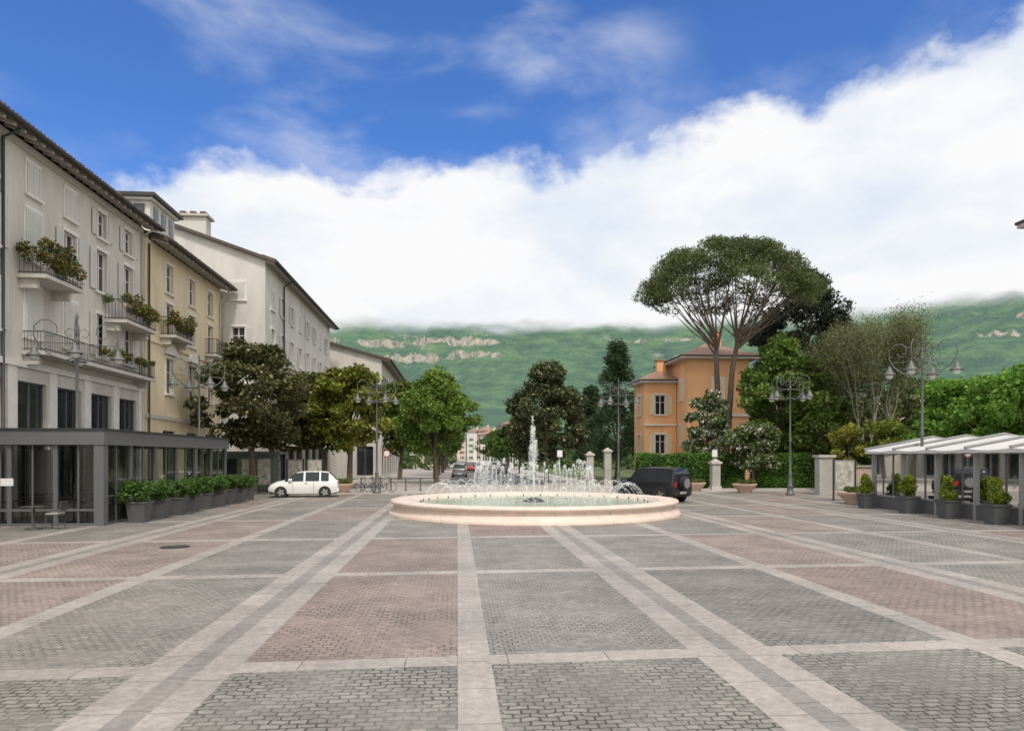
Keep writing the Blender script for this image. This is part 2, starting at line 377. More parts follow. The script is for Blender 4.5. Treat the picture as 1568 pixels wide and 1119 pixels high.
def balcony(name,y0,y1,x0,dep,z,plants=True,seed=0,h=1.0):
    b=MB(); b.box(x0+.01,x0+dep,y0,y1,z-.14,z,'trim_stone')
    b.box(x0+.01,x0+dep*.6,y0+.15,y0+.35,z-.5,z-.142,'trim_stone'); b.box(x0+.01,x0+dep*.6,y1-.35,y1-.15,z-.5,z-.142,'trim_stone')
    for zz in (z+.08,z+h):
        b.tube([(x0+.05,y0+.05,zz),(x0+dep-.05,y0+.05,zz),(x0+dep-.05,y1-.05,zz),(x0+.05,y1-.05,zz)],.022,'metal_dark',5)
    n=int((y1-y0-.1)/.12)
    for i in range(n+1):
        y=y0+.05+(y1-y0-.1)*i/n; b.tube([(x0+dep-.05,y,z),(x0+dep-.05,y,z+h)],.011,'metal_dark',4,False)
    for y in (y0+.05,y1-.05):
        for i in range(6): b.tube([(x0+.1+i*(dep-.2)/6,y,z),(x0+.1+i*(dep-.2)/6,y,z+h)],.011,'metal_dark',4,False)
    parts=[]
    if plants:
        ncl=int((y1-y0)*6); cl=[(x0+dep-.05+R.uniform(-.2,.15),R.uniform(y0,y1),z+h+R.uniform(-.55,.22),.24,.28,.26) for _ in range(ncl)]
        cl+=[(x0+R.uniform(.2,dep),(y0 if R.random()<.5 else y1)+R.uniform(-.1,.1),z+h+R.uniform(-.5,.2),.24,.24,.24) for _ in range(8)]
        P,k=cloudpts(cl,ncl*150); col=colours(k,(.07,.095,.03),.45,(.36,.20,.05),.14)
        parts=[('plants',leaves('plants',P,col,.065))]
        b.box(x0+dep-.22,x0+dep-.08,y0+.15,y1-.15,z+h-.3,z+h-.12,'terracotta_pot')
    group(name,(0,0,0),[('balcony_frame',b.mesh('balcony_frame'))]+parts)
def eave(o,x_wall,y0,y1,z,over,xr,zr,m='roof_dark',br=True,gable=None,wy=None):
    r=o.p('roof'); xe=x_wall+over
    r.hexa([(xe,y0,z),(xe,y1,z),(xr,y1,zr),(xr,y0,zr),(xe,y0,z+.22),(xe,y1,z+.22),(xr,y1,zr+.22),(xr,y0,zr+.22)],m)
    r.hexa([(xr,y0,zr),(xr,y1,zr),(2*xr-xe,y1,z),(2*xr-xe,y0,z),(xr,y0,zr+.22),(xr,y1,zr+.22),(2*xr-xe,y1,z+.22),(2*xr-xe,y0,z+.22)],m)
    r.tube([(xe+.07,y0,z+.12),(xe+.07,y1,z+.12)],.09,'roof_edge',8)
    nt_=int((y1-y0)/.24)
    for i in range(nt_):
        y=y0+.12+i*.24; sl=(zr-z)/(xr-xe)
        r.tube([(xe+.03,y,z+.235),(xe-.9,y,z+.235-.9*sl)],.075,'roof_terracotta' if i%3==0 else m,5)
    slope=(zr-z)/(xr-xe)
    if gable:
        for y in wy:
            zw=z+slope*(x_wall-xe)
            o.p('walls').face([(x_wall,y,gable[1]),(x_wall,y,zw),(xr,y,zr),(gable[2],y,zr-(xr-gable[2])*(-slope)),(gable[2],y,gable[1])],gable[0])
    if br:
        n=int((y1-y0)/.6)
        for i in range(n):
            y=y0+.3+i*(y1-y0-.6)/(n-1)
            za=z-.004; zb=z+slope*(x_wall-xe)-.004
            o.p('rafters').hexa([(xe-.1,y-.05,za+slope*-.1-.12),(xe-.1,y+.05,za+slope*-.1-.12),(x_wall+.01,y+.05,zb-.16),(x_wall+.01,y-.05,zb-.16),(xe-.1,y-.05,za+slope*-.1),(xe-.1,y+.05,za+slope*-.1),(x_wall+.01,y+.05,zb),(x_wall+.01,y-.05,zb)],'trim_stone')

o=Bld('apartment_building'); X=-16.5; Ya=16
cols=[18.35,21.1,23.85,26.6,29.35,32.05,34.8,37.5]; W=[]
for i,c in enumerate(cols):
    s=c-Ya
    W.append((s-.42,s+.42,12.45,13.65,['closed','shut','shut','half','closed','closed','shut','shut'][i]))
    W.append((s-.5,s+.5,9.95,11.85,['closed','shut','closed','shut','closed','shut','shut','shut'][i]))
    W.append((s-.5,s+.5,6.95,8.9,['closed','shut','closed','shut','closed','closed','half','shut'][i]))
    W.append((s-.95,s+.95,.4,5.2,'shop'))
ob,P=facade(o,(X,Ya),(0,1),(1,0),23.1,14.3,W,'stucco_grey',cap=(True,True))
o.p('walls').box(-28,X-.24,Ya,39.1,0,14.3,'stucco_grey')
ob('trim',0,23.1,5.72,5.95,.004,.12,'trim_white')
ob('trim',0,23.1,14.0,14.28,.004,.1,'trim_stone')
for i in range(len(cols)+1):
    s=(cols[i]-Ya-1.37) if i<len(cols) else cols[-1]-Ya+1.37
    ob('trim',max(.02,s-.28),s+.28,0,5.715,.003,.07,'trim_white')
for c in cols: ob('trim',c-Ya-.9,c-Ya+.9,3.0,3.12,-.13,.02,'terrace_frame')
eave(o,X,Ya-.3,39.5,14.25,.85,-22.2,16.7,gable=('stucco_grey',14.3,-27.9),wy=(Ya+.01,39.09))
o.p('downpipe').tube([(X+.1,27.35,0),(X+.1,27.35,13.9),(X+.7,27.35,14.2)],.06,'metal_dark',8)
o.p('downpipe').tube([(X+.1,38.95,0),(X+.1,38.95,13.9),(X+.7,38.95,14.2)],.05,'trim_stone',8)
o.done()
balcony('flower_balcony',28.3,31.0,X,1.1,9.2)
balcony('flower_balcony',34.9,38.3,X,1.1,8.75,h=.95)
balcony('long_balcony',28.6,38.6,X,.9,6.35,plants=False,h=.75)
cl=[(X+.85+R.uniform(-.1,.1),R.uniform(33,38.4),7.1+R.uniform(-.15,.1),.16,.2,.15) for _ in range(24)]
Pq,k=cloudpts(cl,2600); link('balcony_flowers',leaves('balcony_flowers',Pq,colours(k,(.07,.11,.03),.4,(.5,.25,.1),.12),.05))

o=Bld('cream_town_house'); Ya=39.14; W=[]
for i,c in enumerate([42.3,45.8,49.1]):
    s=c-Ya
    W+= [(s-.5,s+.5,11.6,13.2,'plain'),(s-.5,s+.5,9.1,11.0,'plain'),(s-.52,s+.52,5.9,7.9,'ped'),(s-.9,s+.9,.4,3.8,'shop')]
ob,P=facade(o,(X+.15,Ya),(0,1),(1,0),12.0,13.9,W,'stucco_cream',cap=(True,True))
o.p('walls').box(-27,X-.09,Ya,Ya+12,0,13.9,'stucco_cream')
ob('trim',0,12,4.4,4.6,.004,.1,'trim_stone'); ob('trim',0,12,8.5,8.62,.004,.08,'stucco_cream')
eave(o,X+.15,Ya+.4,Ya+12.1,13.8,1.0,-21.5,15.6,gable=('stucco_cream',13.9,-26.8),wy=(Ya+.42,Ya+11.98))
o.p('downpipe').tube([(X+.25,Ya+.25,0),(X+.25,Ya+.25,13.6)],.055,'metal_dark',8)
o.p('downpipe').tube([(X+.25,Ya+11.7,0),(X+.25,Ya+11.7,12.9),(X+.9,Ya+11.7,13.8)],.055,'trim_stone',8)
o.p('belvedere').box(-20.6,-17.7,43.0,46.6,14.2,17.3,'stucco_white'); o.p('belvedere').box(-21.0,-17.3,42.6,47.0,17.3,17.5,'roof_edge'); o.p('belvedere').box(-20.8,-17.5,42.8,46.8,17.14,17.298,'trim_white')
for yy in (43.5,44.6,45.7): o.p('belvedere').box(-17.7,-17.66,yy,yy+.6,16.0,16.95,'window_glass')
for xx in (-20.2,-19.2,-18.3): o.p('belvedere').box(xx-.3,xx+.3,42.96,43.0,16.0,16.95,'window_glass')
o.done()
balcony('flower_balcony',40.9,43.6,X+.15,.9,9.05)
balcony('iron_balcony',48.0,50.4,X+.15,.8,9.0,plants=False)

o=Bld('white_apartment_building'); X2=-13.4; Ya=51.5; W=[]
for i in range(8):
    s=2.0+i*3.05
    for (a,b,kd) in ((13.0,14.4,'shut'if i%3 else 'closed'),(9.9,11.6,'shut'),(6.8,8.6,'closed' if i%2 else 'shut')): W.append((s-.45,s+.45,a,b,kd))
    W.append((s-1.0,s+1.0,.3,3.6,'shop'))
ob,P=facade(o,(X2,Ya),(0,1),(1,0),25.6,16,W,'stucco_white',shut='shutter_grey',cap=(False,True))
ob('trim',0,25.6,4.3,4.5,.004,.1,'trim_stone')
for i in range(8):
    s=2.0+i*3.05; o.p('awning').hexa([P(s-1.3,3.75,.02),P(s+1.3,3.75,.02),P(s+1.3,3.1,1.5),P(s-1.3,3.1,1.5),P(s-1.3,3.80,.02),P(s+1.3,3.80,.02),P(s+1.3,3.15,1.5),P(s-1.3,3.15,1.5)],'awning_shop')
o.p('walls').box(-30,X2-.24,Ya+.3,Ya+25.6,0,16,'stucco_white')
facade(o,(-30,Ya),(1,0),(0,-1),16.6,16,[(14.3,15.2,13.3,14.5,'closed'),(14.3,15.2,9.8,11.4,'shut'),(14.3,15.2,6.6,8.2,'closed')],'stucco_white')
eave(o,X2,Ya-.35,Ya+26.2,15.85,.75,-21.7,19.0,gable=('stucco_white',16,-29.9),wy=(Ya,Ya+25.58))
o.p('downpipe').tube([(X2+.12,Ya+5,0),(X2+.12,Ya+5,15.4),(X2+.7,Ya+5,15.8)],.06,'metal_dark',8)
o.p('chimney').box(-19.7,-17.7,52.3,53.3,16.5,19.3,'stucco_white'); o.p('chimney').box(-19.9,-17.5,52.1,53.5,19.3,19.45,'trim_stone')
for k_ in range(3): o.p('chimney').box(-19.6+k_*.7,-19.2+k_*.7,52.5,53.1,19.45,19.75,'roof_terracotta')
o.done()

o=Bld('street_corner_house'); X3=-8.3; Ya=80; W=[]
for i in range(9):
    s=1.8+i*3.2
    for (a,b) in ((9.9,11.4),(6.8,8.5)): W.append((s-.5,s+.5,a,b,'shut'))
    W.append((s-1.1,s+1.1,.3,3.6,'shop'))
facade(o,(X3,Ya),(0,1),(1,0),30,13,W,'stucco_grey',shut='shutter_green',cap=(False,True))
o.p('walls').box(-24,X3-.24,Ya+.3,Ya+30,0,13,'stucco_grey')
facade(o,(-24,Ya),(1,0),(0,-1),15.7,13,[(6,7,9.9,11.4,'shut'),(10,11,9.9,11.4,'shut'),(13.4,14.4,9.9,11.4,'shut'),(13.4,14.4,6.8,8.5,'shut'),(13,14.8,.3,3.5,'shop')],'stucco_grey',shut='shutter_green')
eave(o,X3,Ya-.4,Ya+31,12.9,1.0,-16,15.3,gable=('stucco_grey',13,-23.9),wy=(Ya,Ya+30)); o.done()

def house(name,x0,x1,y0,y1,h,wall,roof,hr=1.8,ov=.6,cw=2.6,rows=((1.2,2.8),(4.3,5.9)),trim='trim_white',shut='shutter_green',kinds=('shut',)):
    o=Bld(name)
    def ws(Ln):
        n=max(1,int(Ln/cw)); out=[]
        for i in range(n):
            s=Ln*(i+.5)/n
            for j,(a,b) in enumerate(rows):
                if b<h-.3: out.append((s-.48,s+.48,a,b,kinds[(i+j)%len(kinds)]))
        return out
    facade(o,(x0,y0),(1,0),(0,-1),x1-x0,h,ws(x1-x0),wall,trim=trim,shut=shut)
    facade(o,(x0,y1),(0,-1),(-1,0),y1-y0,h,ws(y1-y0),wall,trim=trim,shut=shut)
    facade(o,(x1,y0),(0,1),(1,0),y1-y0,h,[],wall)
    o.p('walls').face([(x1,y1,0),(x0,y1,0),(x0,y1,h),(x1,y1,h)],wall)
    o.p('walls').box(x0+.21,x1-.21,y0+.21,y1-.21,0.01,h-.01,wall)
    a,b,c,d=x0-ov,x1+ov,y0-ov,y1+ov; w=min(b-a,d-c)/2
    r=o.p('roof'); r.box(a,b,c,d,h,h+.16,'trim_stone'); r.box(a-.06,b+.06,c-.06,d+.06,h+.162,h+.28,'roof_edge')
    if (b-a)>(d-c): A=(a+w,(c+d)/2,h+hr); B=(b-w,(c+d)/2,h+hr)
    else: A=((a+b)/2,c+w,h+hr); B=((a+b)/2,d-w,h+hr)
    q=[(a,c,h+.285),(b,c,h+.285),(b,d,h+.285),(a,d,h+.285)]
    if (b-a)>(d-c): fs=[[q[0],q[1],B,A],[q[2],q[3],A,B],[q[1],q[2],B],[q[3],q[0],A]]
    else: fs=[[q[0],q[1],A],[q[1],q[2],B,A],[q[2],q[3],B],[q[3],q[0],A,B]]
    for f in fs: r.face(f,roof)
    cx,cy=x0+(x1-x0)*.65,y0+(y1-y0)*.4
    o.p('chimney').box(cx-.4,cx+.4,cy-.3,cy+.3,h+.5,h+hr+.9,wall); o.p('chimney').box(cx-.5,cx+.5,cy-.4,cy+.4,h+hr+.9,h+hr+1.02,'roof_terracotta')
    return o
o=house('orange_villa',20.1,25.6,61.5,68.5,10.9,'stucco_orange','roof_terracotta',1.9,.8,3.2,((3.4,5.2),(7.4,9.2)),kinds=('closed',),shut='stucco_cream')
w=house('wing',17.1,20.05,64.6,68.4,9.1,'stucco_orange','roof_terracotta',1.3,.55,2.4,((2.6,4.4),(6.2,8.0)),kinds=('shut',),shut='stucco_cream')
for n_,m_ in w.parts.items(): o.parts['wing_'+n_]=m_
o.p('trim').box(20.0,25.7,61.3,61.49,5.9,6.1,'trim_white'); o.p('trim').box(17.05,20.05,64.42,64.59,5.2,5.36,'trim_white')
o.done()
house('corner_palazzo',25.45,36,16,29.8,12.5,'stucco_pink','roof_terracotta',1.5,.5,3,((5.5,7.3),(9.2,11))).done()
for (x0,x1,y0,y1,h,wl) in ((9.5,19,150,165,9,'stucco_white'),(-12,-5,175,190,9,'stucco_pink'),(-13,-4.5,195,215,11,'stucco_white'),(7.6,15,235,250,9.5,'stucco_white'),(8,14,270,290,12,'stucco_pink'),(5,13,360,375,15,'stucco_white'),(-3,5,421,432,12,'stucco_pink'),(28,40,95,110,8,'stucco_pink'),(46,58,75,88,7.5,'stucco_pink'),(30,36,62,70,6.0,'stucco_orange')):
    house('town_house',x0,x1,y0,y1,h,wl,'roof_terracotta',2,.5,3,((1.2,2.8),(4.4,5.9),(7.4,8.9),(10.4,11.9),(13.5,15))).done()

# ---------------------------------------------------------------- left glass terrace
def terrace_left():
    o=Bld('glass_terrace'); x1=-11.9; x0=-16.3; y0=25.1; y1=38; H=3.22
    fr=o.p('frame'); gl=o.p('glass')
    fr.box(x0,x1+.15,y0-.15,y1+.1,2.72,H-.021,'terrace_frame'); fr.box(x0,x1+.19,y0-.19,y1+.14,H-.02,H+.05,'metal_dark')
    fr.box(x0,x1+.02,y0-.02,y1,.015,.1,'terrace_frame')
    fr.box(x1-.2,x1+.12,y0-.12,y0+.2,.0,2.718,'terrace_frame')
    for i in range(1,7):
        y=y0+(y1-y0)*i/6; wd=.09 if i%2 else .12
        fr.box(x1-.12,x1+.04,y-wd,y+wd,0,2.718,'terrace_frame')
        fr.box(x1-.06,x1-.0,y-1.08-.03,y-1.08+.03,.1,2.718,'terrace_frame')
    for i in range(1,4):
        xx=x1-(x1-x0)*i/3; fr.box(xx-.07,xx+.07,y0-.05,y0+.09,0,2.718,'terrace_frame')
        fr.box(xx+.7,xx+.75,y0-.02,y0+.04,.1,2.718,'terrace_frame')
    fr.box(x0,x1-.2,y0-.04,y0+.05,.5,.58,'terrace_frame'); fr.box(x1-.03,x1+.03,y0+.2,y1,.95,1.0,'terrace_frame')
    gl.face([(x1-.03,y0+.2,.1),(x1-.03,y1,.1),(x1-.03,y1,2.71),(x1-.03,y0+.2,2.71)],'terrace_glass')
    gl.face([(x0,y0+.01,.1),(x1-.2,y0+.01,.1),(x1-.2,y0+.01,2.71),(x0,y0+.01,2.71)],'terrace_glass')
    gl.face([(x0,y1-.02,.1),(x1-.2,y1-.02,.1),(x1-.2,y1-.02,2.71),(x0,y1-.02,2.71)],'terrace_glass')
    o.p('floor').box(x0,x1-.25,y0+.1,y1-.1,.02,.06,'interior')
    o.p('curtains').box(x0+.25,x0+.3,y0+3.2,y0+4.6,.1,2.6,'cushion'); o.p('curtains').box(x0+.25,x0+.3,y0+7.6,y0+8.6,.1,2.6,'cushion')
    o.p('sign').box(-15.1,-14.7,y0-.06,y0-.03,1.35,1.6,'sign_white')
    o.done()
terrace_left()
def chair():
    b=MB()
    for x in (-.2,.2):
        for y in (-.2,.2): b.tube([(x,y,0),(x*.9,y*.9,.45)],.015,'chair_dark',5)
    b.box(-.22,.22,-.22,.22,.44,.48,'chair_dark'); b.box(-.2,.2,-.2,.2,.482,.52,'cushion')
    for x in (-.2,.2): b.tube([(x*.95,.2,.46),(x*.95,.27,.9)],.016,'chair_dark',5)
    for z in (.6,.72,.84): b.box(-.19,.19,.21+(z-.46)*.15,.235+(z-.46)*.15,z,z+.06,'chair_dark')
    return b.mesh('cafe_chair')
def table():
    b=MB(); b.lathe([(.001,0),(.25,0),(.25,.03),(.04,.05),(.03,.7),(.38,.71),(.38,.74),(.001,.74)],'chair_dark',18); return b.mesh('cafe_table')
cm,tm=chair(),table()
for i in range(5):
    for j in range(2):
        x=-15.2+j*1.9; y=26.5+i*2.4
        link('cafe_table',tm,(x,y,.06)); 
        for a in (0,math.pi): link('cafe_chair',cm,(x+.0-.65*math.sin(a),y+.65*math.cos(a),.06),a)
for i in range(2):
    link('cafe_table',tm,(-15.6+i*2.2,23.9,.012)); link('cafe_chair',cm,(-15.0+i*2.2,24.0,.012),-math.pi/2)

def terrace_right():
    o=Bld('awning_terrace'); x0=19.0; x1=24.2; y0=12; y1=31.6
    fr=o.p('frame'); gl=o.p('glass'); aw=o.p('awning')
    fr.box(x0,x0+.12,y0,y1,.0,.55,'terrace_frame'); fr.box(x0-.02,x0+.14,y0,y1,.552,.62,'frame_light'); fr.box(x0,x1,y1-.12,y1,.0,.55,'terrace_frame')
    fr.box(x0-.03,x0+.15,y0,y1,2.42,2.58,'frame_light'); fr.box(x0,x1,y1-.15,y1+.02,2.42,2.58,'frame_light')
    n=9
    for i in range(n+1):
        y=y0+.06+(y1-y0-.12)*i/n
        fr.box(x0-.04,x0+.1,y-.06,y+.06,.0,2.419,'frame_light')
        if i<n:
            for fq in (1/3,2/3):
                ym=y+(y1-y0)/n*fq; fr.box(x0+.02,x0+.07,ym-.025,ym+.025,.621,2.419,'terrace_frame')
    for i in range(1,4): fr.box(x0+i*1.6-.05,x0+i*1.6+.05,y1-.12,y1-.02,.551,2.419,'frame_light')
    gl.face([(x0+.05,y0,.62),(x0+.05,y1,.62),(x0+.05,y1,2.42),(x0+.05,y0,2.42)],'terrace_glass'); gl.face([(x0,y1-.05,.55),(x1,y1-.05,.55),(x1,y1-.05,2.42),(x0,y1-.05,2.42)],'terrace_glass')
    for i in range(n):
        ya=y0+(y1-y0)*i/n; yb=y0+(y1-y0)*(i+1)/n; K=6
        for k_ in range(K):
            p=ya+(yb-ya)*k_/K; q=ya+(yb-ya)*(k_+1)/K
            s1=-.07*math.sin(math.pi*k_/K); s2=-.07*math.sin(math.pi*(k_+1)/K)
            aw.face([(x0-.35,p,2.62+s1),(x0-.35,q,2.62+s2),(x0+2.9,q,3.2+s2),(x0+2.9,p,3.2+s1)],'awning_white',True)
            aw.face([(x0+2.9,p,3.2+s1),(x0+2.9,q,3.2+s2),(x1+.2,q,2.75+s2),(x1+.2,p,2.75+s1)],'awning_white',True)
            aw.face([(x0-.352,p,2.62+s1),(x0-.352,q,2.62+s2),(x0-.352,q,2.45+.02*(k_%2)),(x0-.352,p,2.45+.02*((k_+1)%2))],'awning_white')
        aw.tube([(x0-.4,yb,2.66),(x0+2.9,yb,3.25),(x1+.2,yb,2.8)],.05,'frame_light',6)
    o.p('floor').box(x0+.13,x1,y0,y1-.13,.02,.07,'interior')
    bw=o.p('back_wall'); bw.box(x1,x1+.1,y0,y1,0,.7,'interior'); bw.box(x1,x1+.1,y0,y1,2.2,2.4,'frame_light')
    for i in range(10): bw.box(x1,x1+.1,y0+i*2.17,y0+i*2.17+.1,.7,2.2,'frame_light')
    bw.face([(x1+.05,y0,.7),(x1+.05,y1,.7),(x1+.05,y1,2.2),(x1+.05,y0,2.2)],'terrace_glass')
    o.done()
terrace_right()
for i in range(6):
    x=21.2; y=15+i*2.7; link('cafe_table',tm,(x,y,.07))
    for a in (0,math.pi): link('cafe_chair',cm,(x-.65*math.sin(a),y+.65*math.cos(a),.07),a)

# ---------------------------------------------------------------- lamps
def lamp_mesh():
    b=MB(); M='metal_lamp'
    b.lathe([(.001,0),(.26,0),(.26,.12),(.2,.16),(.17,.5),(.2,.55),(.14,.62),(.10,1.2),(.12,1.25),(.12,1.32),(.075,1.4),(.06,3.2),(.085,3.25),(.085,3.33),(.055,3.4),(.045,6.4),(.08,6.46),(.08,6.55),(.035,6.62),(.03,7.3),(.06,7.36),(.03,7.45),(.001,7.62)],M,14)
    for a in range(4):
        t=a*math.pi/2+.42; cx,sx=math.cos(t),math.sin(t)
        def Q(r,z): return (r*cx,r*sx,z)
        arm=[Q(.05,5.9),Q(.35,5.8),Q(.75,5.92),Q(1.12,6.2),Q(1.32,6.6),Q(1.3,6.95),Q(1.1,7.18),Q(.84,7.2),Q(.64,7.03),Q(.6,6.8),Q(.74,6.62),Q(.92,6.65),Q(.98,6.8)]
        b.tube(arm,[.026]*5+[.022]*4+[.018]*4,M,6)
        b.tube([Q(.04,6.85),Q(.25,6.95),Q(.38,6.8),Q(.28,6.62),Q(.17,6.7)],.014,M,5)
        b.tube([Q(.05,6.42),Q(.7,6.4),Q(1.3,6.4),Q(1.3,6.28)],.018,M,5)
        c=(1.3*cx,1.3*sx,5.85)
        b.lathe([(.001,.45),(.03,.44),(.05,.36),(.09,.32),(.12,.2),(.24,.09),(.27,.03),(.24,.03)],M,14,c)
        b.lathe([(.17,.03),(.15,-.05),(.08,-.11),(.001,-.13)],'lamp_glass',12,c)
    return b.mesh('street_lamp')
lm=lamp_mesh()
for (u,d,rz) in ((118,26,0),(305,36.4,.3),(577,46,.1),(947,48,.5),(1210,43.6,.1),(1412,30.5,.25)):
    x,y=S(u,d); link('street_lamp',lm,(x,y,0),rz)

# ---------------------------------------------------------------- fountain
def fountain():
    cx,cy=3.2,29.9
    b=MB()
    prof=[(5.98,0),(5.98,.10),(5.93,.14),(5.86,.15),(5.84,.2),(5.78,.30),(5.76,.4),(5.82,.43),(5.90,.46),(5.92,.53),(5.88,.58),(5.5,.60),(5.2,.59),(5.12,.55),(5.1,.48),(4.98,.46),(4.95,.3),(4.95,.05)]
    b.lathe(prof,'marble_pink',128)
    for i in range(36):
        a=2*math.pi*i/36+.02; c,s=math.cos(a),math.sin(a); w=.006
        for r0,r1,z0,z1 in ((5.765,5.79,.2,.41),(5.93,5.984,.02,.11),(5.15,5.87,.594,.603)):
            b.hexa([(r0*c+w*s,r0*s-w*c,z0),(r1*c+w*s,r1*s-w*c,z0),(r1*c-w*s,r1*s+w*c,z0),(r0*c-w*s,r0*s+w*c,z0),(r0*c+w*s,r0*s-w*c,z1),(r1*c+w*s,r1*s-w*c,z1),(r1*c-w*s,r1*s+w*c,z1),(r0*c-w*s,r0*s+w*c,z1)],'trim_stone')
    w=MB(); w.lathe([(4.949,.44),(3,.44),(.001,.44)],'water',64)
    nz=MB()
    for i in range(36):
        a=2*math.pi*i/36; nz.lathe([(.03,.3),(.03,.52),(.001,.53)],'metal_dark',8,(4.7*math.cos(a),4.7*math.sin(a),0))
    nz.lathe([(.5,.2),(.45,.5),(.15,.6),(.001,.62)],'metal_dark',16)
    pts=[]
    def jet(x,y,dx,dy,h,n,spread=.02,z0=.5,full=1.0):
        t=R.uniform(0,full,n); z=z0+h*4*t*(1-t)
        sp=spread*(.4+2.2*t)
        pts.append(np.stack([x+dx*t+R.normal(0,1,n)*sp,y+dy*t+R.normal(0,1,n)*sp,z+R.normal(0,1,n)*sp*1.5],1))
    for i in range(36):
        a=2*math.pi*i/36; c,s=math.cos(a),math.sin(a)
        jet(4.7*c,4.7*s,-1.5*c,-1.5*s,.72+R.uniform(-.06,.06),200,.010)
    for i in range(30):
        a=2*math.pi*i/30; c,s=math.cos(a),math.sin(a)
        jet(2.6*c,2.6*s,-.5*c,-.5*s,1.5+R.uniform(-.22,.22),340,.014)
    for i in range(12):
        a=R.uniform(0,6.28); q=R.uniform(.12,.42); jet(0,0,q*math.cos(a),q*math.sin(a),R.uniform(1.4,2.8),260,.018,.6)
    for i in range(4):
        a=R.uniform(0,6.28); jet(.05*math.cos(a),.05*math.sin(a),.25*math.cos(a),.25*math.sin(a),R.uniform(2.9,3.4),380,.017,.6)
    n=1200; a=R.uniform(0,6.28,n); q=np.sqrt(R.uniform(0,1,n))*3.4; pts.append(np.stack([q*np.cos(a),q*np.sin(a),.45+R.exponential(.10,n)],1))
    C=np.concatenate(pts); me=leaves('water_jets',C,np.ones((len(C),3)),.022,.45,'water_spray',vert=.4)
    group('fountain',(cx,cy,.008),[('basin',b.mesh('basin')),('water',w.mesh('water')),('nozzles',nz.mesh('nozzles')),('water_jets',me)])
fountain()

# ---------------------------------------------------------------- planters
def planter_left():
    b=MB(); b.box(-.3,.3,-.3,.3,0,.62,'planter_grey',taper=.07); b.box(-.33,.33,-.33,.33,.62,.68,'planter_grey'); b.box(-.29,.29,-.29,.29,.681,.69,'soil'); return b.mesh('pot')
pm=planter_left(); sh=[]
for q in range(4):
    cl=[(R.uniform(-.47,.47),R.uniform(-.47,.47),.95+R.uniform(-.18,.28),.18,.18,.17) for _ in range(22)]
    P,k=cloudpts(cl,3000); sh.append(leaves('shrub',P,colours(k,(.05,.12,.03),.35,(.12,.2,.05),.2),.05))
for i in range(9):
    y=26.3+i*1.62
    group('shrub_planter',(-11.15+R.uniform(-.05,.05),y,.012),[('pot',pm),('shrub',sh[i%4])],rz=R.uniform(-.1,.1)+ (i%4)*math.pi/2,scale=R.uniform(1.0,1.13))
shr=[]
for q in range(3):
    cl=[(R.uniform(-.24,.24)*(1-.6*h_),R.uniform(-.24,.24)*(1-.6*h_),.8+h_*.62,.2*(1-.35*h_),.2*(1-.35*h_),.2) for h_ in R.uniform(0,1,18)]
    P,k=cloudpts(cl,3000); shr.append(leaves('shrub',P,colours(k,(.11,.18,.03),.3,(.3,.33,.05),.25),.045))
for i,(yy) in enumerate((31.0,28.0,25.6,23.2,20.9)):
    group('shrub_planter',(18.35,yy,.012),[('pot',pm),('shrub',shr[i%3])],rz=i*1.57,scale=R.uniform(.95,1.05))
def bowl():
    b=MB(); b.lathe([(.001,0),(.42,0),(.46,.08),(.4,.12),(.62,.3),(.78,.5),(.8,.58),(.72,.58),(.68,.5),(.001,.48)],'terracotta_pot',28); return b.mesh('bowl')
bm=bowl(); cl=[(R.uniform(-.45,.45),R.uniform(-.45,.45),.62+R.uniform(0,.12),.18,.18,.13) for _ in range(16)]
P,k=cloudpts(cl,1800); bs=leaves('flowers',P,colours(k,(.06,.12,.03),.35,(.5,.2,.15),.15),.05)
for (u,d) in ((1063,49),(1140,46.5),(524,47),(1308,35.5)):
    x,y=S(u,d); group('flower_bowl',(x,y,.012),[('bowl',bm),('flowers',bs)])

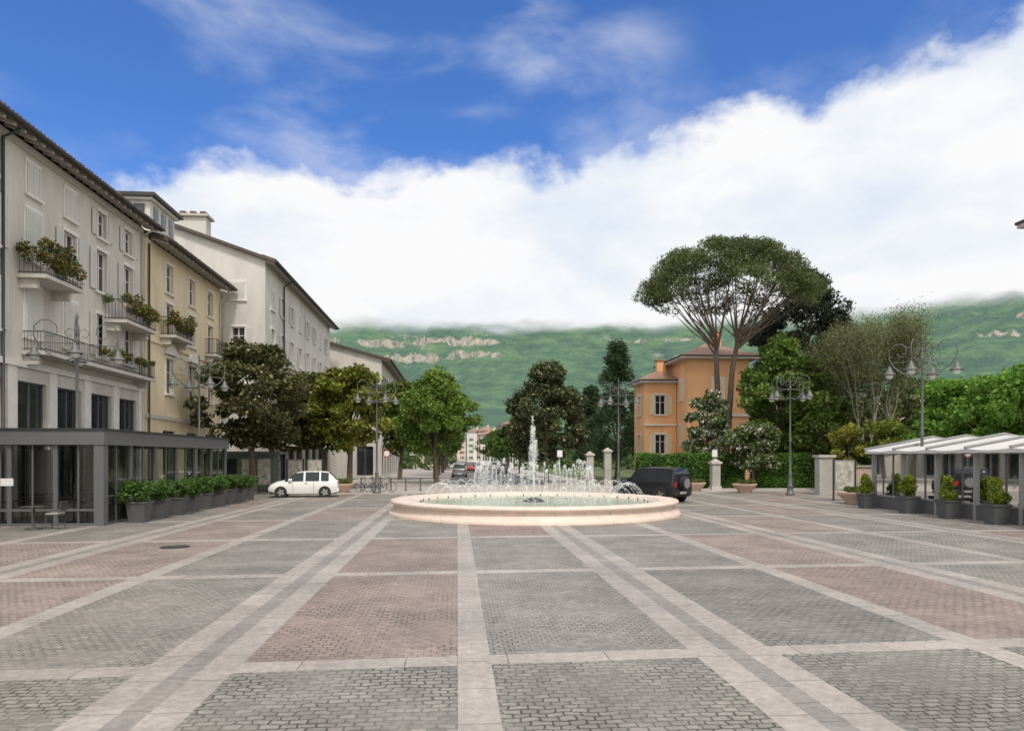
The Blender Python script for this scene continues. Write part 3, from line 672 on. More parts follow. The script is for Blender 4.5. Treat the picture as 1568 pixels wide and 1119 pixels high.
# ---------------------------------------------------------------- vehicles
def car_mesh(paint,st,glass_side,glass_top,wheels,wr,spare=False,name='car'):
    b=MB(); rings=[]
    for (x,zb,zl,zt,w1,w2) in st:
        zm=zb+(zl-zb)*.45
        h=[(-w1*.9,zb),(-w1,zm),(-w1*.97,zl),(-w2,zt-.02),(-w2*.82,zt+.01),(0,zt+.035)]
        rings.append([(x,y,z) for y,z in h]+[(x,-y,z) for y,z in h[-2::-1]])
    n=len(rings[0])
    i0=len(b.v)
    for r in rings: b.v+=r
    for i in range(len(st)-1):
        for j in range(n-1):
            mt=paint; xm=(st[i][0]+st[i+1][0])/2
            if j in (2,n-4) and any(a<=xm<=c for a,c in glass_side): mt='car_glass'
            if 3<=j<=n-5 and any(a<=xm<=c for a,c in glass_top): mt='car_glass'
            b.f.append((i0+i*n+j,i0+(i+1)*n+j,i0+(i+1)*n+j+1,i0+i*n+j+1)); b.m.append(b.mi(mt)); b.sm.append(j not in (2,n-4))
    for r in (rings[0],rings[-1]): b.face(r,paint)
    x0,x1=st[0][0],st[-1][0]; wmax=max(s[4] for s in st); zb=st[3][1]
    b.box(x0+.1,x1-.1,-wmax*.85,wmax*.85,zb-.04,zb+.1,'black_plastic')
    for wx in wheels:
        for sy in (-1,1):
            y=sy*(wmax-.08)
            def ring(rr,yy): return [(wx+rr*math.cos(2*math.pi*q/20),yy,wr+rr*math.sin(2*math.pi*q/20)) for q in range(20)]
            b.face(ring(wr*1.16,sy*(wmax+.004)),'black_plastic')
            A=ring(wr,y-sy*.12); B=ring(wr,sy*(wmax+.02)); C=ring(wr*.66,sy*(wmax+.024)); D=ring(wr*.6,sy*(wmax+.008))
            for q in range(20):
                q2=(q+1)%20
                b.face([A[q],A[q2],B[q2],B[q]],'tyre',True); b.face([B[q],B[q2],C[q2],C[q]],'tyre')
            b.face(D,'black_plastic')
            for q in range(5):
                t=2*math.pi*q/5; c,s=math.cos(t),math.sin(t); yy=sy*(wmax+.026)
                b.hexa([(wx-s*.03,sy*(wmax+.01),wr+c*.03),(wx+s*.03,sy*(wmax+.01),wr-c*.03),(wx+c*wr*.62+s*.05,sy*(wmax+.01),wr+s*wr*.62-c*.05),(wx+c*wr*.62-s*.05,sy*(wmax+.01),wr+s*wr*.62+c*.05),
                        (wx-s*.03,yy,wr+c*.03),(wx+s*.03,yy,wr-c*.03),(wx+c*wr*.62+s*.05,yy,wr+s*wr*.62-c*.05),(wx+c*wr*.62-s*.05,yy,wr+s*wr*.62+c*.05)],'hub')
    zl=st[1][2]
    for sy in (-1,1):
        b.box(x0-.005,x0+.12,sy*wmax*.72-.1,sy*wmax*.72+.1,zl-.22,zl+.02,'light_red')
        b.box(x1-.28,x1-.06,sy*wmax*.68-.13,sy*wmax*.68+.13,st[-1][2]-.02,st[-1][2]+.1,'light_clear')
        b.box(.62,.8,sy*(wmax+.02)-.07,sy*(wmax+.02)+.07,st[5][2]+.02,st[5][2]+.16,paint)
        b.box(-.25,-.1,sy*(wmax+.006)-.008,sy*(wmax+.006)+.008,st[5][2]-.12,st[5][2]-.09,'black_plastic')
        for xx in (-.58,.55): b.box(xx,xx+.012,sy*(wmax*1.0)-.004,sy*(wmax*1.0)+.004,zb+.1,st[5][2],'black_plastic')
    b.box(x0-.03,x0+.12,-wmax*.85,wmax*.85,zb+.08,zb+.26,'black_plastic' if spare else paint)
    b.box(x1-.1,x1+.02,-wmax*.7,wmax*.7,zb+.08,zb+.2,'black_plastic')
    b.box(x0-.045,x0-.031,-.26,.26,zb+.12,zb+.23,'sign_white')
    if spare:
        A=[(x0-.02,.36*math.cos(2*math.pi*q/20),.98+.36*math.sin(2*math.pi*q/20)) for q in range(20)]; B=[(x0-.24,p[1],p[2]) for p in A]; C=[(x0-.26,p[1]*.7,.98+(p[2]-.98)*.7) for p in A]
        for q in range(20): b.face([A[q],A[(q+1)%20],B[(q+1)%20],B[q]],'tyre',True); b.face([B[q],B[(q+1)%20],C[(q+1)%20],C[q]],'tyre')
        b.face(C,'car_grey')
    return b.mesh(name)
hatch=[(-1.93,.38,.80,.86,.70,.62),(-1.86,.28,.88,.98,.80,.66),(-1.66,.24,.90,1.22,.83,.61),(-1.42,.23,.91,1.42,.84,.58),(-.98,.22,.92,1.46,.84,.57),(-.9,.22,.92,1.465,.84,.57),(-.12,.22,.915,1.465,.84,.57),(-.02,.22,.91,1.46,.84,.57),(.38,.22,.905,1.40,.84,.56),(1.02,.22,.89,.96,.83,.68),(1.5,.24,.80,.87,.81,.62),(1.8,.28,.66,.73,.75,.55),(1.93,.36,.54,.58,.64,.5)]
HG=[(-1.42,-.98),(-.9,-.12),(-.02,.7)]
white=car_mesh('car_white',hatch,HG,[(-1.86,-1.42),(.38,1.02)],(-1.2,1.22),.3,name='hatchback_car')
x,y=S(466,41.8); link('white_hatchback_car',white,(x,y,.012),math.pi+.12)
suv=[(-2.0,.45,.95,1.0,.80,.70),(-1.97,.36,1.02,1.35,.86,.72),(-1.9,.34,1.05,1.70,.88,.68),(-1.4,.33,1.05,1.75,.88,.67),(-.98,.33,1.05,1.76,.88,.67),(-.9,.33,1.05,1.76,.88,.67),(-.1,.33,1.05,1.76,.88,.67),(0.0,.33,1.04,1.755,.88,.67),(.4,.33,1.04,1.70,.88,.66),(.85,.33,1.03,1.10,.88,.74),(1.5,.35,.98,1.04,.86,.7),(1.85,.38,.86,.92,.82,.66),(1.98,.45,.7,.74,.74,.6)]
s_m=car_mesh('car_dark',suv,[(-1.8,-.98),(-.9,-.1),(0,.6)],[(-1.97,-1.9),(.4,.85)],(-1.25,1.3),.36,True,'suv_car')
x,y=S(996,37.8); link('dark_suv_car',s_m,(x,y,.012),math.pi-.9)
grey=car_mesh('car_grey',hatch,HG,[(-1.86,-1.42),(.38,1.02)],(-1.2,1.22),.3,name='grey_car')
redc=car_mesh('car_red',hatch,HG,[(-1.86,-1.42),(.38,1.02)],(-1.2,1.22),.3,name='red_car')
for (x,y,m_,rz) in ((.3,84,grey,1.57),(.3,92,white,1.57),(1.9,112,redc,-1.57),(6.3,100,grey,1.57),(.3,101,grey,1.57),(6.2,122,white,1.57)):
    link('parked_car',m_,(x,y,.02),rz)
def bike():
    b=MB(); M='metal_dark'
    for wx in (-.52,.52):
        b.tube([(wx+.33*math.cos(t*math.pi/12),0,.34+.33*math.sin(t*math.pi/12)) for t in range(25)],.018,'tyre',5)
        for q in range(8): b.tube([(wx,0,.34),(wx+.32*math.cos(q*math.pi/4),0,.34+.32*math.sin(q*math.pi/4))],.003,'hub',3)
    for p in ([(-.52,0,.34),(-.05,0,.3),(.35,0,.78),(-.2,0,.78),(-.05,0,.3)],[(-.52,0,.34),(-.2,0,.78),(-.23,0,.9)],[(.52,0,.34),(.38,0,.7),(.33,0,1.0),(.36,.0,1.02)]): b.tube(p,.017,M,5)
    b.tube([(.25,-.28,1.0),(.36,-.1,1.02),(.36,.1,1.02),(.25,.28,1.0)],.014,M,5); b.box(-.36,-.12,-.07,.07,.9,.95,'black_plastic')
    return b.mesh('bicycle')
bk=bike()
for (u,d,rz) in ((563,47,.3),(575,47.6,.6),(588,47.2,-.2)): x,y=S(u,d); link('bicycle',bk,(x,y,.012),rz)

def sign(kind):
    b=MB(); b.tube([(0,0,0),(0,0,2.9)],.03,'frame_light',8)
    def disc(r,z,y,m): b.face([(r*math.cos(2*math.pi*q/24),y,z+r*math.sin(2*math.pi*q/24)) for q in range(24)],m)
    if kind=='round': disc(.3,2.6,-.04,'sign_red'); disc(.23,2.6,-.045,'sign_white'); disc(.3,2.6,-.036,'frame_light')
    else: b.box(-.22,.22,-.05,-.035,2.3,2.85,'frame_light'); b.box(-.18,.18,-.055,-.051,2.35,2.8,'sign_white')
    return b.mesh('traffic_sign')
for (u,d,kd) in ((592,58,'round'),(857,54,'sq'),(1094,50.5,'sq')): x,y=S(u,d); link('traffic_sign',sign(kd),(x,y,0),.1)
k=MB(); k.box(-2.2,2.2,-1.1,1.1,0,.25,'planter_grey'); k.box(-2.1,2.1,-1.0,1.0,.25,2.5,'shutter_green'); k.box(-2.5,2.5,-1.5,1.4,2.5,2.68,'terrace_frame')
k.box(-1.9,-.2,-1.02,-1.003,.9,2.2,'window_glass'); k.box(.1,.9,-1.02,-1.003,.5,2.2,'poster'); k.box(1.1,1.9,-1.02,-1.003,.5,2.2,'poster'); k.box(-1.95,-.15,-1.25,-1.021,.82,.89,'frame_light')
x,y=S(372,47.5); single('newspaper_kiosk',k,(x,y,0),.1)
def panel():
    b=MB()
    for xx in (-.55,.55): b.box(xx-.04,xx+.04,-.04,.04,0,2.2,'metal_dark')
    b.box(-.5,.5,-.03,.03,.55,2.15,'frame_light'); b.box(-.44,.44,-.036,-.031,.62,2.08,'poster'); return b.mesh('notice_board')
nb=panel()
for (u,d) in ((1293,38),(452,46),(482,48),(420,49)): x,y=S(u,d); link('notice_board',nb,(x,y,0),-.2)
def bollard():
    b=MB(); b.lathe([(.001,0),(.09,0),(.09,.06),(.055,.1),(.05,.75),(.075,.8),(.06,.88),(.001,.93)],'metal_lamp',12); return b.mesh('bollard')
bo=bollard()
for i in range(7): link('bollard',bo,(-7.5+i*1.0 if i<6 else 9.0,49.5,.018))

def hedge(name,x0,x1,y0,y1,h,base,n):
    w=np.array([(x1-x0)*h,(x1-x0)*(y1-y0),(y1-y0)*h]); w/=w.sum(); k=R.choice(3,n,p=w)
    P=np.stack([R.uniform(x0,x1,n),R.uniform(y0,y1,n),R.uniform(.05,h,n)],1)
    P[k==0,1]=y0; P[k==1,2]=h; P[k==2,0]=np.where(R.random((k==2).sum())<.5,x0,x1)
    off=np.array([mnoise.noise(Vector(p*.9)) for p in P]); P+=R.normal(0,.06,P.shape); P[:,1]-=off*.2; P[:,2]+=off*.2
    col=np.array(base)*(R.uniform(.6,1.4,n)*(1+off*.6))[:,None]
    b=MB(); b.box(x0+.12,x1-.12,y0+.2,y1-.1,0,h-.2,'soil')
    group(name,(0,0,0),[('core',b.mesh('core')),('leaves',leaves('leaves',P,col,.085))])
hedge('garden_hedge',13,20.6,50.3,51.6,2.45,(.095,.20,.04),16000)
hedge('garden_hedge',21.2,27.8,49.3,50.6,2.45,(.10,.21,.04),15000)
hedge('garden_hedge',26.0,28.4,46.4,48.2,3.1,(.12,.25,.04),7000)
g=MB(); 
x,y=S(1262,44); g.box(x-.45,x+.45,y-.3,y+.3,0,2.3,'concrete'); g.box(x-.55,x+.55,y-.4,y+.4,2.3,2.45,'trim_stone')
x2,y2=S(1318,42); g.box(x+.46,x2+9,y-.12,y+.12,0,1.7,'stucco_pink'); g.box(x+.46,x2+9,y-.2,y+.2,1.7,1.8,'trim_stone')
single('garden_wall',g)
for (u,d,h) in ((903,60,2.7),(930,60,3.0),(1095,50,2.1)):
    b=MB(); b.box(-.35,.35,-.35,.35,0,.3,'trim_stone'); b.box(-.28,.28,-.28,.28,.3,h-.25,'concrete'); b.box(-.38,.38,-.38,.38,h-.25,h-.1,'trim_stone'); b.hexa([(-.3,-.3,h-.1),(.3,-.3,h-.1),(.3,.3,h-.1),(-.3,.3,h-.1),(-.05,-.05,h+.1),(.05,-.05,h+.1),(.05,.05,h+.1),(-.05,.05,h+.1)],'concrete')
    x,y=S(u,d); single('gate_pillar',b,(x,y,0))
b=MB()
for i in range(26): b.tube([(i*.12,0,.1),(i*.12,0,1.9)],.014,'metal_dark',4)
b.tube([(0,0,.3),(3.1,0,.3)],.02,'metal_dark',4); b.tube([(0,0,1.7),(3.1,0,1.7)],.02,'metal_dark',4)
x,y=S(1275,44); single('iron_fence',b,(x+.1,y-.9,0)); 

# ---------------------------------------------------------------- trees
tree('magnolia_tree',388,44,3.5,2.6,9.4,(.052,.065,.03),22000,.14,'round',85,.24,alt=(.34,.31,.16),altp=.10)
tree('linden_tree',535,52,3.15,2.7,9.2,(.11,.14,.03),17000,.15,'round',62,.26,alt=(.30,.36,.06),altp=.18)
tree('linden_tree',497,56,3.0,2.7,8.9,(.07,.095,.028),10000,.17,'round',45,.3)
tree('linden_tree',458,55,3.2,2.6,8.9,(.06,.085,.026),10000,.16,'round',50,.28)
tree('linden_tree',612,70,3.4,2.4,9.8,(.08,.13,.03),9000,.19,'round',45,.3)
tree('plane_tree',0,0,3.8,2.2,9.7,(.09,.165,.035),20000,.15,'egg',78,.24,XY=(-1.7,60),alt=(.2,.32,.06),altp=.25)
tree('magnolia_tree',0,0,3.9,1.5,11.0,(.048,.07,.034),23000,.145,'egg',90,.22,XY=(7.7,61.5),alt=(.36,.34,.2),altp=.11)
for (x,y,s_) in ((-2.2,73,1),(-2.2,86,1),(-2.0,100,.9),(-2.0,120,.9),(-2,145,.9),(8.4,78,.95),(8.4,95,.9),(8.2,115,.9),(8.0,138,.9),(8,165,.95)):
    tree('street_tree',0,0,3.3*s_,2.2,8.6*s_,(.07,.135,.035),5500,.22,'round',35,.32,XY=(x,y),limbs=6)
tree('cedar_tree',945,74,4.4,1.5,15.2,(.04,.078,.042),21000,.17,'cone',100,.22,asp=.3,tr=.28,flat=.5)
tree('cedar_tree',905,84,3.4,1.5,11.5,(.038,.072,.04),9000,.2,'cone',50,.26,asp=.3,flat=.5)
tree('cedar_tree',975,80,3.2,1.5,10,(.04,.075,.04),8000,.2,'cone',50,.26,asp=.3,flat=.5)
tree('broadleaf_tree',1195,54.5,4.1,1.8,11.8,(.085,.15,.035),23000,.155,'egg',95,.21,alt=(.16,.28,.06),altp=.3)
tree('broadleaf_tree',1250,52,2.9,1.6,9.8,(.08,.14,.035),11000,.15,'round',55,.26)
tree('flowering_tree',1086,53,2.0,1.4,7.3,(.07,.115,.04),9000,.125,'round',46,.28,alt=(.7,.68,.63),altp=.22,tr=.1)
tree('white_flowering_shrub',1155,50.5,2.0,1.0,5.0,(.065,.115,.035),7500,.12,'round',40,.3,alt=(.7,.68,.62),altp=.16,tr=.1)
tree('dark_cypress_tree',1232,64,5.6,5,19.6,(.020,.029,.022),30000,.19,'egg',110,.2,asp=.35,var=.3,tr=.35)
tree('dark_cypress_tree',1282,62,3.2,3,15.5,(.020,.029,.022),12000,.18,'egg',60,.25,asp=.35,var=.3)
tree('shrub_tree',1300,48,1.6,.4,4.6,(.17,.20,.045),5500,.1,'round',30,.32,tr=.08)
tree('shrub_tree',1352,47,2.1,.5,4.9,(.11,.17,.03),7500,.1,'round',36,.32,tr=.08)
tree('shrub_tree',1388,45,1.6,.3,3.9,(.14,.18,.04),5500,.1,'round',30,.32,tr=.08)
tree('broadleaf_tree',1325,60,3.6,1.6,10.4,(.065,.105,.04),11000,.17,'round',56,.27)
tree('broadleaf_tree',1395,62,3.4,1.6,9.6,(.065,.11,.04),9000,.17,'round',50,.28)
for (u,d,r,z1) in ((1462,43,2.9,7.2),(1530,40,2.9,7.5),(1605,39,3.2,7.8),(1500,52,3.2,8.4)):
    tree('broadleaf_tree',u,d,r,1.6,z1,(.095,.22,.04),13000,.13,'round',58,.26,alt=(.2,.38,.07),altp=.28)

def umbrella_pine():
    x0,y0=S(1106,56); cx=.45
    cl=[]
    for i in range(210):
        a=R.uniform(0,2*math.pi); q=math.sqrt(R.uniform(0,1)); rx=6.7*q; ry=5.8*q
        zt=18.7-3.7*q**2.8+R.uniform(-.3,.25)
        cl.append((cx+rx*math.cos(a),ry*math.sin(a),zt,.9*R.uniform(.6,1.15),.9,.48))
    for i in range(95):
        a=R.uniform(0,2*math.pi); q=math.sqrt(R.uniform(.3,1)); rx=6.5*q; ry=5.6*q
        cl.append((cx+rx*math.cos(a),ry*math.sin(a),16.9-2.8*(q-.6)*2.2+R.uniform(-.5,.3),.75,.75,.4))
    P,k=cloudpts(cl,52000); f=leaves('needles',P,colours(k,(.075,.115,.05),.42),.13,.28)
    t=MB(); M='bark_pine'
    t1=[(-.3,0,-.1),(-.3,0,.4),(-.2,0,4),(-.45,0,9),(-.5,0,11.8)]; t.tube(t1,[.42,.31,.26,.2,.15],M,10)
    t2=[(.35,.3,-.1),(.3,.3,.4),(.5,.2,4),(.9,.3,9),(1.5,.3,12.4)]; t.tube(t2,[.38,.29,.25,.2,.14],M,10)
    for i in range(44):
        c=cl[R.integers(0,210)] if i<22 else cl[210+R.integers(0,95)]
        src=t1 if (c[0]<cx-.0) else t2
        e=Vector(src[-1]); zb=R.uniform(-1.8,0); s=Vector(src[-2]); fr=1+zb/(e.z-s.z); st=s.lerp(e,max(0,min(1,fr)))
        m1=st.lerp(Vector(c[:3]),.5); m1.z-= .3; m2=st.lerp(Vector(c[:3]),.8); m2.z-=.1
        t.tube([st,m1,m2,c[:3]],[.075,.048,.032,.012],M,6)
        for q in range(3):
            c2=cl[R.integers(0,len(cl))]
            if (Vector(c2[:3])-m1).length<3.6: t.tube([m1,m1.lerp(Vector(c2[:3]),.6)-Vector((0,0,.15)),c2[:3]],[.035,.022,.008],M,5)
    group('umbrella_pine_tree',(x0,y0,0),[('trunk',t.mesh('trunk')),('crown',f)])
umbrella_pine()
def sparse_tree():
    x0,y0=S(1338,50); t=MB(); tips=[]
    def grow(p,d,L,r,lv):
        q=p+d*L; mid=p.lerp(q,.5)+Vector(R.normal(0,.05*L,3)); t.tube([p,mid,q],[r,r*.8,r*.62],'bark_grey',5)
        if lv>=1: tips.extend([mid,q,p.lerp(q,.75)])
        if lv>=5: return
        for i in range(3 if lv<3 else 2):
            nd=(d+Vector(R.normal(0,.25,3))+Vector((0,0,.27))).normalized(); grow(q if i else mid.lerp(q,.7),nd,L*R.uniform(.64,.82),r*.55,lv+1)
    for k_ in range(6):
        a=k_*1.05; grow(Vector((.3*math.cos(a),.3*math.sin(a),1.2)),Vector((.24*math.cos(a),.24*math.sin(a),1)).normalized(),3.5,.075,0)
    t.tube([(0,0,-.1),(0,0,1.8)],[.35,.25],'bark_grey',8)
    T=np.array([tuple(v) for v in tips]); k=R.integers(0,len(T),42000); P=T[k]+R.normal(0,.27,(42000,3)); P[:,2]-=R.exponential(.4,42000)
    f=leaves('leaves',P,colours(k%500,(.105,.14,.07),.35),.075,.4,vert=.3)
    group('sparse_willow_tree',(x0,y0,0),[('trunk',t.mesh('trunk')),('crown',f)])
sparse_tree()
cl=[]
for i in range(420):
    az=R.uniform(-.2,.95); d=R.uniform(120,330)
    x=d*math.sin(az); y=d*math.cos(az)
    if -4<x<11 : continue
    h=R.uniform(6,10); 
    for q in range(3): cl.append((x+R.normal(0,2),y+R.normal(0,2),R.uniform(1,h*.75),3.0,3.0,2.6))
P,k=cloudpts(cl,80000); P[:,2]=np.maximum(P[:,2],.1); link('distant_trees',leaves('distant_trees',P,colours(k%500,(.06,.115,.045),.4),.5))

# ---------------------------------------------------------------- mountain
def mountain():
    na,nr=520,220
    az=np.linspace(-1.1,1.2,na); rr=np.linspace(420,3600,nr)
    V=np.zeros((na,nr,3),np.float32)
    rk=[420,700,1300,1900,2300,2500,2600,2625,2720,2820,2850,2960,2980,3080,3300,3600]; zk=[-2,4,45,140,250,330,352,392,402,425,470,480,505,560,690,860]
    rs_=[420,700,1300,1900,2600,3050,3300,3600]; zs_=[-2,4,45,145,352,545,690,860]
    for i,a in enumerate(az):
        sa,ca=math.sin(a),math.cos(a)
        u=784+1100*math.tan(max(-1.3,min(1.3,a-TH)))
        cliffy=.15*max(0,mnoise.noise(Vector((a*5+2.2,1.7,0))))
        if 530<u<790: cliffy=max(cliffy,min(1,(u-530)/30,(790-u)/40))
        if 930<u<1090: cliffy=max(cliffy,.6*min(1,(u-930)/30,(1090-u)/40))
        if u>1490 or u<520: cliffy=max(cliffy,.9)
        for j,r in enumerate(rr):
            x,y=r*sa,r*ca
            p=Vector((x/520,y/520,0)); n1=mnoise.fractal(p,.9,2.1,6)
            rg=1-abs(mnoise.noise(Vector((a*9+n1*.4,r/1800,3.3))))*2
            rg2=1-abs(mnoise.noise(Vector((a*34+n1*.8,r/900,9.3))))*2
            w=min(1,max(0,(r-700)/1200)); w2=w*min(1,max(.25,(3300-r)/500))
            re=r+n1*70*w2+ (rg-.5)*85*w2+(rg2-.5)*34*w2
            cc=cliffy*max(0,min(1,.9+1.1*mnoise.noise(Vector((x/180,y/180,8)))))
            z=np.interp(re,rk,zk)*cc+np.interp(re,rs_,zs_)*(1-cc)
            z+=mnoise.fractal(Vector((x/150,y/150,5)),.9,2.2,6)*11*w2
            V[i,j]=(x,y,z)
    idx=np.arange(na*nr).reshape(na,nr)
    Fq=np.stack([idx[:-1,:-1],idx[1:,:-1],idx[1:,1:],idx[:-1,1:]],-1).reshape(-1,4)
    zz=V.reshape(-1,3)[:,2]; Fq=Fq[zz[Fq].min(1)<740]
    me=bpy.data.meshes.new('mountain'); me.vertices.add(na*nr); me.vertices.foreach_set('co',V.ravel())
    me.loops.add(Fq.size); me.loops.foreach_set('vertex_index',Fq.ravel().astype(np.int32)); me.polygons.add(len(Fq)); me.polygons.foreach_set('loop_start',np.arange(0,Fq.size,4,dtype=np.int32)); me.update(calc_edges=True); me.validate()
    m,nt,N,L=newmat('mountain_slope')
    out=N.new('ShaderNodeOutputMaterial'); ge=N.new('ShaderNodeNewGeometry')
    def noise(s,det=7,r=.6,vec=None):
        n=N.new('ShaderNodeTexNoise'); n.inputs['Scale'].default_value=s; n.inputs['Detail'].default_value=det; n.inputs['Roughness'].default_value=r; L.new(vec or ge.outputs['Position'],n.inputs['Vector']); return n.outputs[0]
    def ramp(src,els):
        c=N.new('ShaderNodeValToRGB'); e=c.color_ramp.elements
        while len(e)<len(els): e.new(.5)
        for q,(p,cc) in zip(e,els): q.position=p; q.color=cc+(1,)
        L.new(src,c.inputs[0]); return c.outputs[0]
    def mathn(op,a,b=None,c=None):
        q=N.new('ShaderNodeMath'); q.operation=op
        for i,vv in enumerate((a,b,c)):
            if vv is None: continue
            if isinstance(vv,(int,float)): q.inputs[i].default_value=vv
            else: L.new(vv,q.inputs[i])
        return q.outputs[0]
    def rng(x,a,b,c=0,d=1):
        q=N.new('ShaderNodeMapRange'); q.interpolation_type='SMOOTHSTEP'; L.new(x,q.inputs[0]); q.inputs[1].default_value=a; q.inputs[2].default_value=b; q.inputs[3].default_value=c; q.inputs[4].default_value=d; return q.outputs[0]
    green=ramp(noise(.009,9,.8),[(.36,(.016,.045,.022)),(.47,(.042,.095,.032)),(.57,(.085,.16,.048)),(.7,(.18,.24,.09))])
    mp=N.new('ShaderNodeMapping'); mp.inputs['Scale'].default_value=(1.8,1.8,.7); L.new(ge.outputs['Position'],mp.inputs[0])
    rock=ramp(noise(.03,9,.75,mp.outputs[0]),[(.38,(.07,.085,.05)),(.48,(.34,.28,.215)),(.64,(.52,.43,.35))])
    sx=N.new('ShaderNodeSeparateXYZ'); L.new(ge.outputs['Normal'],sx.inputs[0]); px=N.new('ShaderNodeSeparateXYZ'); L.new(ge.outputs['Position'],px.inputs[0])
    st=mathn('ADD',mathn('MULTIPLY',sx.outputs[2],-1.0),mathn('MULTIPLY',noise(.02,8,.75),.5))
    rm=rng(st,-.52,-.42)
    # bare limestone only in the cliff belt
    belt=mathn('MULTIPLY',rng(px.outputs[2],325,355),rng(px.outputs[2],485,515,1,0))
    mx=N.new('ShaderNodeMixRGB'); L.new(mathn('MULTIPLY',rm,belt),mx.inputs[0]); L.new(green,mx.inputs[1]); L.new(rock,mx.inputs[2])
    df=N.new('ShaderNodeBsdfDiffuse'); L.new(mx.outputs[0],df.inputs[0])
    bp=N.new('ShaderNodeBump'); bp.inputs['Strength'].default_value=.8; bp.inputs['Distance'].default_value=22; L.new(noise(.02,8,.7),bp.inputs['Height']); L.new(bp.outputs[0],df.inputs['Normal'])
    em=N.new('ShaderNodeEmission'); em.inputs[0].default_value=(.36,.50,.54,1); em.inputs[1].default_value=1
    hz=N.new('ShaderNodeMixShader'); hz.inputs[0].default_value=.25; L.new(df.outputs[0],hz.inputs[1]); L.new(em.outputs[0],hz.inputs[2])  # aerial haze painted in as an even bluish glow over the slope
    # low cloud swallows the summit
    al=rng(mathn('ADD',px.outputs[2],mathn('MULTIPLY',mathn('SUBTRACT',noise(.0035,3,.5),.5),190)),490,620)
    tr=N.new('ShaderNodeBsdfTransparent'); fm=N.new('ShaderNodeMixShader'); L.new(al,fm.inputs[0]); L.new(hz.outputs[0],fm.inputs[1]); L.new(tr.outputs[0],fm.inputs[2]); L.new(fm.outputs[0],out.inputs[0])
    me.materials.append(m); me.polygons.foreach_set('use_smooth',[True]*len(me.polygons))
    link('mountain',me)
mountain()

# ---------------------------------------------------------------- sky
SUN_EL=math.radians(56); SUN_AZ=math.radians(168)
w=bpy.data.worlds.new('World'); sc.world=w; w.use_nodes=True; nt=w.node_tree; N=nt.nodes; L=nt.links; N.clear()
out=N.new('ShaderNodeOutputWorld'); bg=N.new('ShaderNodeBackground'); L.new(bg.outputs[0],out.inputs[0]); bg.inputs[1].default_value=.1
sky=N.new('ShaderNodeTexSky'); sky.sky_type='NISHITA'; sky.sun_disc=False; sky.sun_elevation=SUN_EL; sky.sun_rotation=SUN_AZ; sky.air_density=1; sky.dust_density=.2; sky.ozone_density=3
def M(op,a,b=None,c=None,clamp=False):
    q=N.new('ShaderNodeMath'); q.operation=op; q.use_clamp=clamp
    for i,vv in enumerate((a,b,c)):
        if vv is None: continue
        if isinstance(vv,(int,float)): q.inputs[i].default_value=vv
        else: L.new(vv,q.inputs[i])
    return q.outputs[0]
tc=N.new('ShaderNodeTexCoord'); sp=N.new('ShaderNodeSeparateXYZ'); L.new(tc.outputs['Generated'],sp.inputs[0])
az=M('ARCTAN2',sp.outputs[0],sp.outputs[1]); hh=M('SQRT',M('ADD',M('MULTIPLY',sp.outputs[0],sp.outputs[0]),M('MULTIPLY',sp.outputs[1],sp.outputs[1])))
te=M('DIVIDE',sp.outputs[2],M('MAXIMUM',hh,.02))
def vec(sx_,sy_,oz=0):
    c=N.new('ShaderNodeCombineXYZ'); L.new(M('MULTIPLY',az,sx_),c.inputs[0]); L.new(M('MULTIPLY',te,sy_),c.inputs[1]); c.inputs[2].default_value=oz; return c.outputs[0]
def NZ(v,s,det,r,dist=0):
    n=N.new('ShaderNodeTexNoise'); n.inputs['Scale'].default_value=s; n.inputs['Detail'].default_value=det; n.inputs['Roughness'].default_value=r; n.inputs['Distortion'].default_value=dist; L.new(v,n.inputs['Vector']); return n.outputs[0]
def MR(x,a,b,c=0,d=1,sm=True):
    q=N.new('ShaderNodeMapRange'); q.interpolation_type='SMOOTHSTEP' if sm else 'LINEAR'
    L.new(x,q.inputs[0]); q.inputs[1].default_value=a; q.inputs[2].default_value=b; q.inputs[3].default_value=c; q.inputs[4].default_value=d; return q.outputs[0]
bpts=[(0,300),(170,272),(250,250),(350,232),(440,255),(500,275),(580,262),(650,250),(720,235),(770,225),(850,250),(920,232),(1000,200),(1080,180),(1160,160),(1240,165),(1290,120),(1350,92),(1400,62),(1480,52),(1568,35)]
fc=N.new('ShaderNodeFloatCurve'); cv=fc.mapping.curves[0]
L.new(M('MULTIPLY_ADD',az,.5,.5,clamp=True),fc.inputs['Value'])
pl=[]
for (u,v) in bpts:
    a=math.atan((u-784)/1100); t=(700-v)/1100*math.cos(a); pl.append(((a+TH)*.5+.5,t))
cv.points[0].location=(0,.3); cv.points[1].location=(1,.62)
for p in pl: cv.points.new(*p)
fc.mapping.update()
bd=fc.outputs[0]
n1=NZ(vec(1,1.25),8,8,.57,.15); n2=NZ(vec(1,1.5,3),2.6,6,.55,.2)
edge=M('SUBTRACT',M('ADD',bd,M('MULTIPLY',M('SUBTRACT',n1,.5),.17)),te)
soft=MR(edge,-.012,.038)
wv=NZ(vec(1.3,2.6,7),2.6,7,.52,.3); wv2=NZ(vec(1,1.5,12),1.7,3,.5)
wisp=M('MULTIPLY',MR(wv,.46,.80,0,.7),MR(wv2,.40,.62))
halo=M('MULTIPLY',MR(edge,-.12,.02),MR(n2,.45,.70,0,.45))
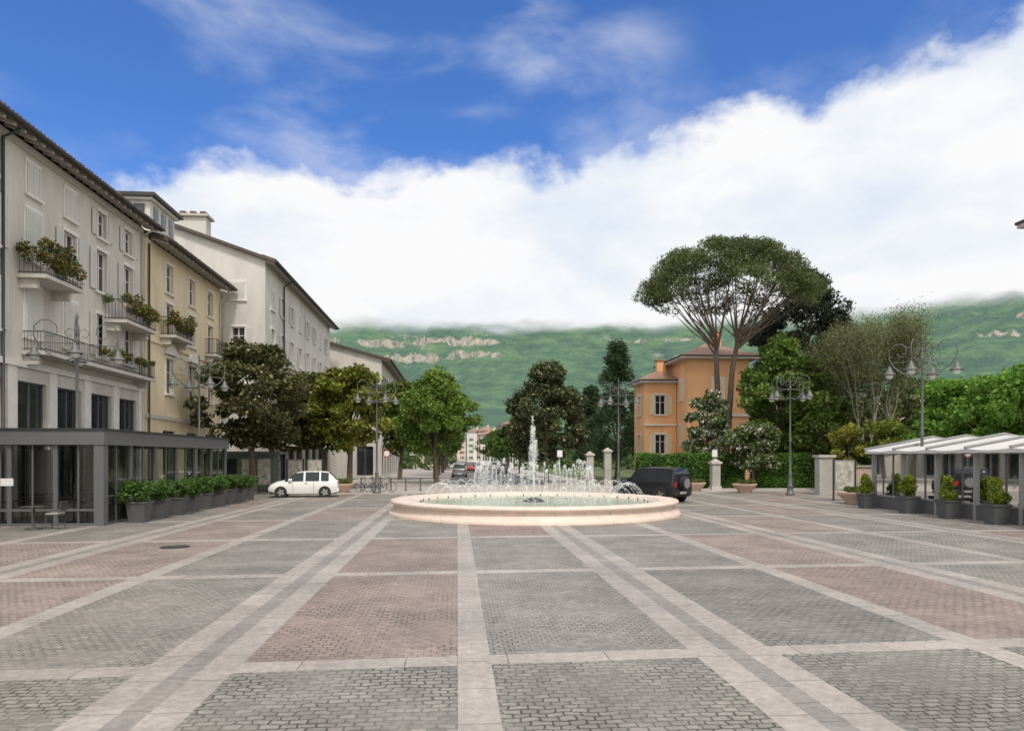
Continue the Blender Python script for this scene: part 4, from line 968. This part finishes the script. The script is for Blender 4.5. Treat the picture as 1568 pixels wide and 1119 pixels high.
over=M('MULTIPLY',M('MAXIMUM',MR(te,.72,1.0),MR(sp.outputs[1],.25,-.15)),MR(n2,.30,.48,.55,1))
mask=M('MAXIMUM',M('MAXIMUM',soft,over),M('MAXIMUM',wisp,halo),clamp=True)
tint=N.new('ShaderNodeMixRGB'); tint.blend_type='MULTIPLY'; tint.inputs[0].default_value=1; L.new(sky.outputs[0],tint.inputs[1]); tint.inputs[2].default_value=(.72,1.12,1.75,1)
cl=N.new('ShaderNodeValToRGB'); e=cl.color_ramp.elements; e[0].position=.30; e[0].color=(.70,.79,.92,1); e[1].position=.54; e[1].color=(.97,.97,.98,1)
L.new(M('ADD',NZ(vec(1,1.8,21),3.2,7,.55,.2),M('MULTIPLY',te,-.10)),cl.inputs[0])
# unseen cloud overhead and behind camera, added warmer and brighter to raise ambient light
wc=N.new('ShaderNodeMixRGB'); L.new(over,wc.inputs[0]); L.new(cl.outputs[0],wc.inputs[1]); wc.inputs[2].default_value=(1,.955,.90,1)
cs=N.new('ShaderNodeVectorMath'); cs.operation='SCALE'; L.new(wc.outputs[0],cs.inputs[0]); L.new(M('ADD',M('MULTIPLY',over,3.2),10.0),cs.inputs['Scale'])
mx=N.new('ShaderNodeMixRGB'); L.new(mask,mx.inputs[0]); L.new(tint.outputs[0],mx.inputs[1]); L.new(cs.outputs[0],mx.inputs[2]); L.new(mx.outputs[0],bg.inputs[0])
sun=bpy.data.lights.new('sun','SUN'); sun.energy=2.5; sun.angle=math.radians(10); sun.color=(1,.93,.84)
so=link('sun',sun); d=Vector((math.sin(SUN_AZ)*math.cos(SUN_EL),math.cos(SUN_AZ)*math.cos(SUN_EL),math.sin(SUN_EL))); so.rotation_euler=d.to_track_quat('Z','Y').to_euler(); so.location=(-20,-20,60)

# ---------------------------------------------------------------- camera
cam=bpy.data.cameras.new('camera'); co=link('camera',cam,(0,0,CH)); co.rotation_euler=(math.pi/2,0,-TH)
cam.sensor_width=36; cam.lens=F/1568*36; cam.shift_y=(700-559.5)/1568; cam.clip_start=.1; cam.clip_end=12000
sc.camera=co
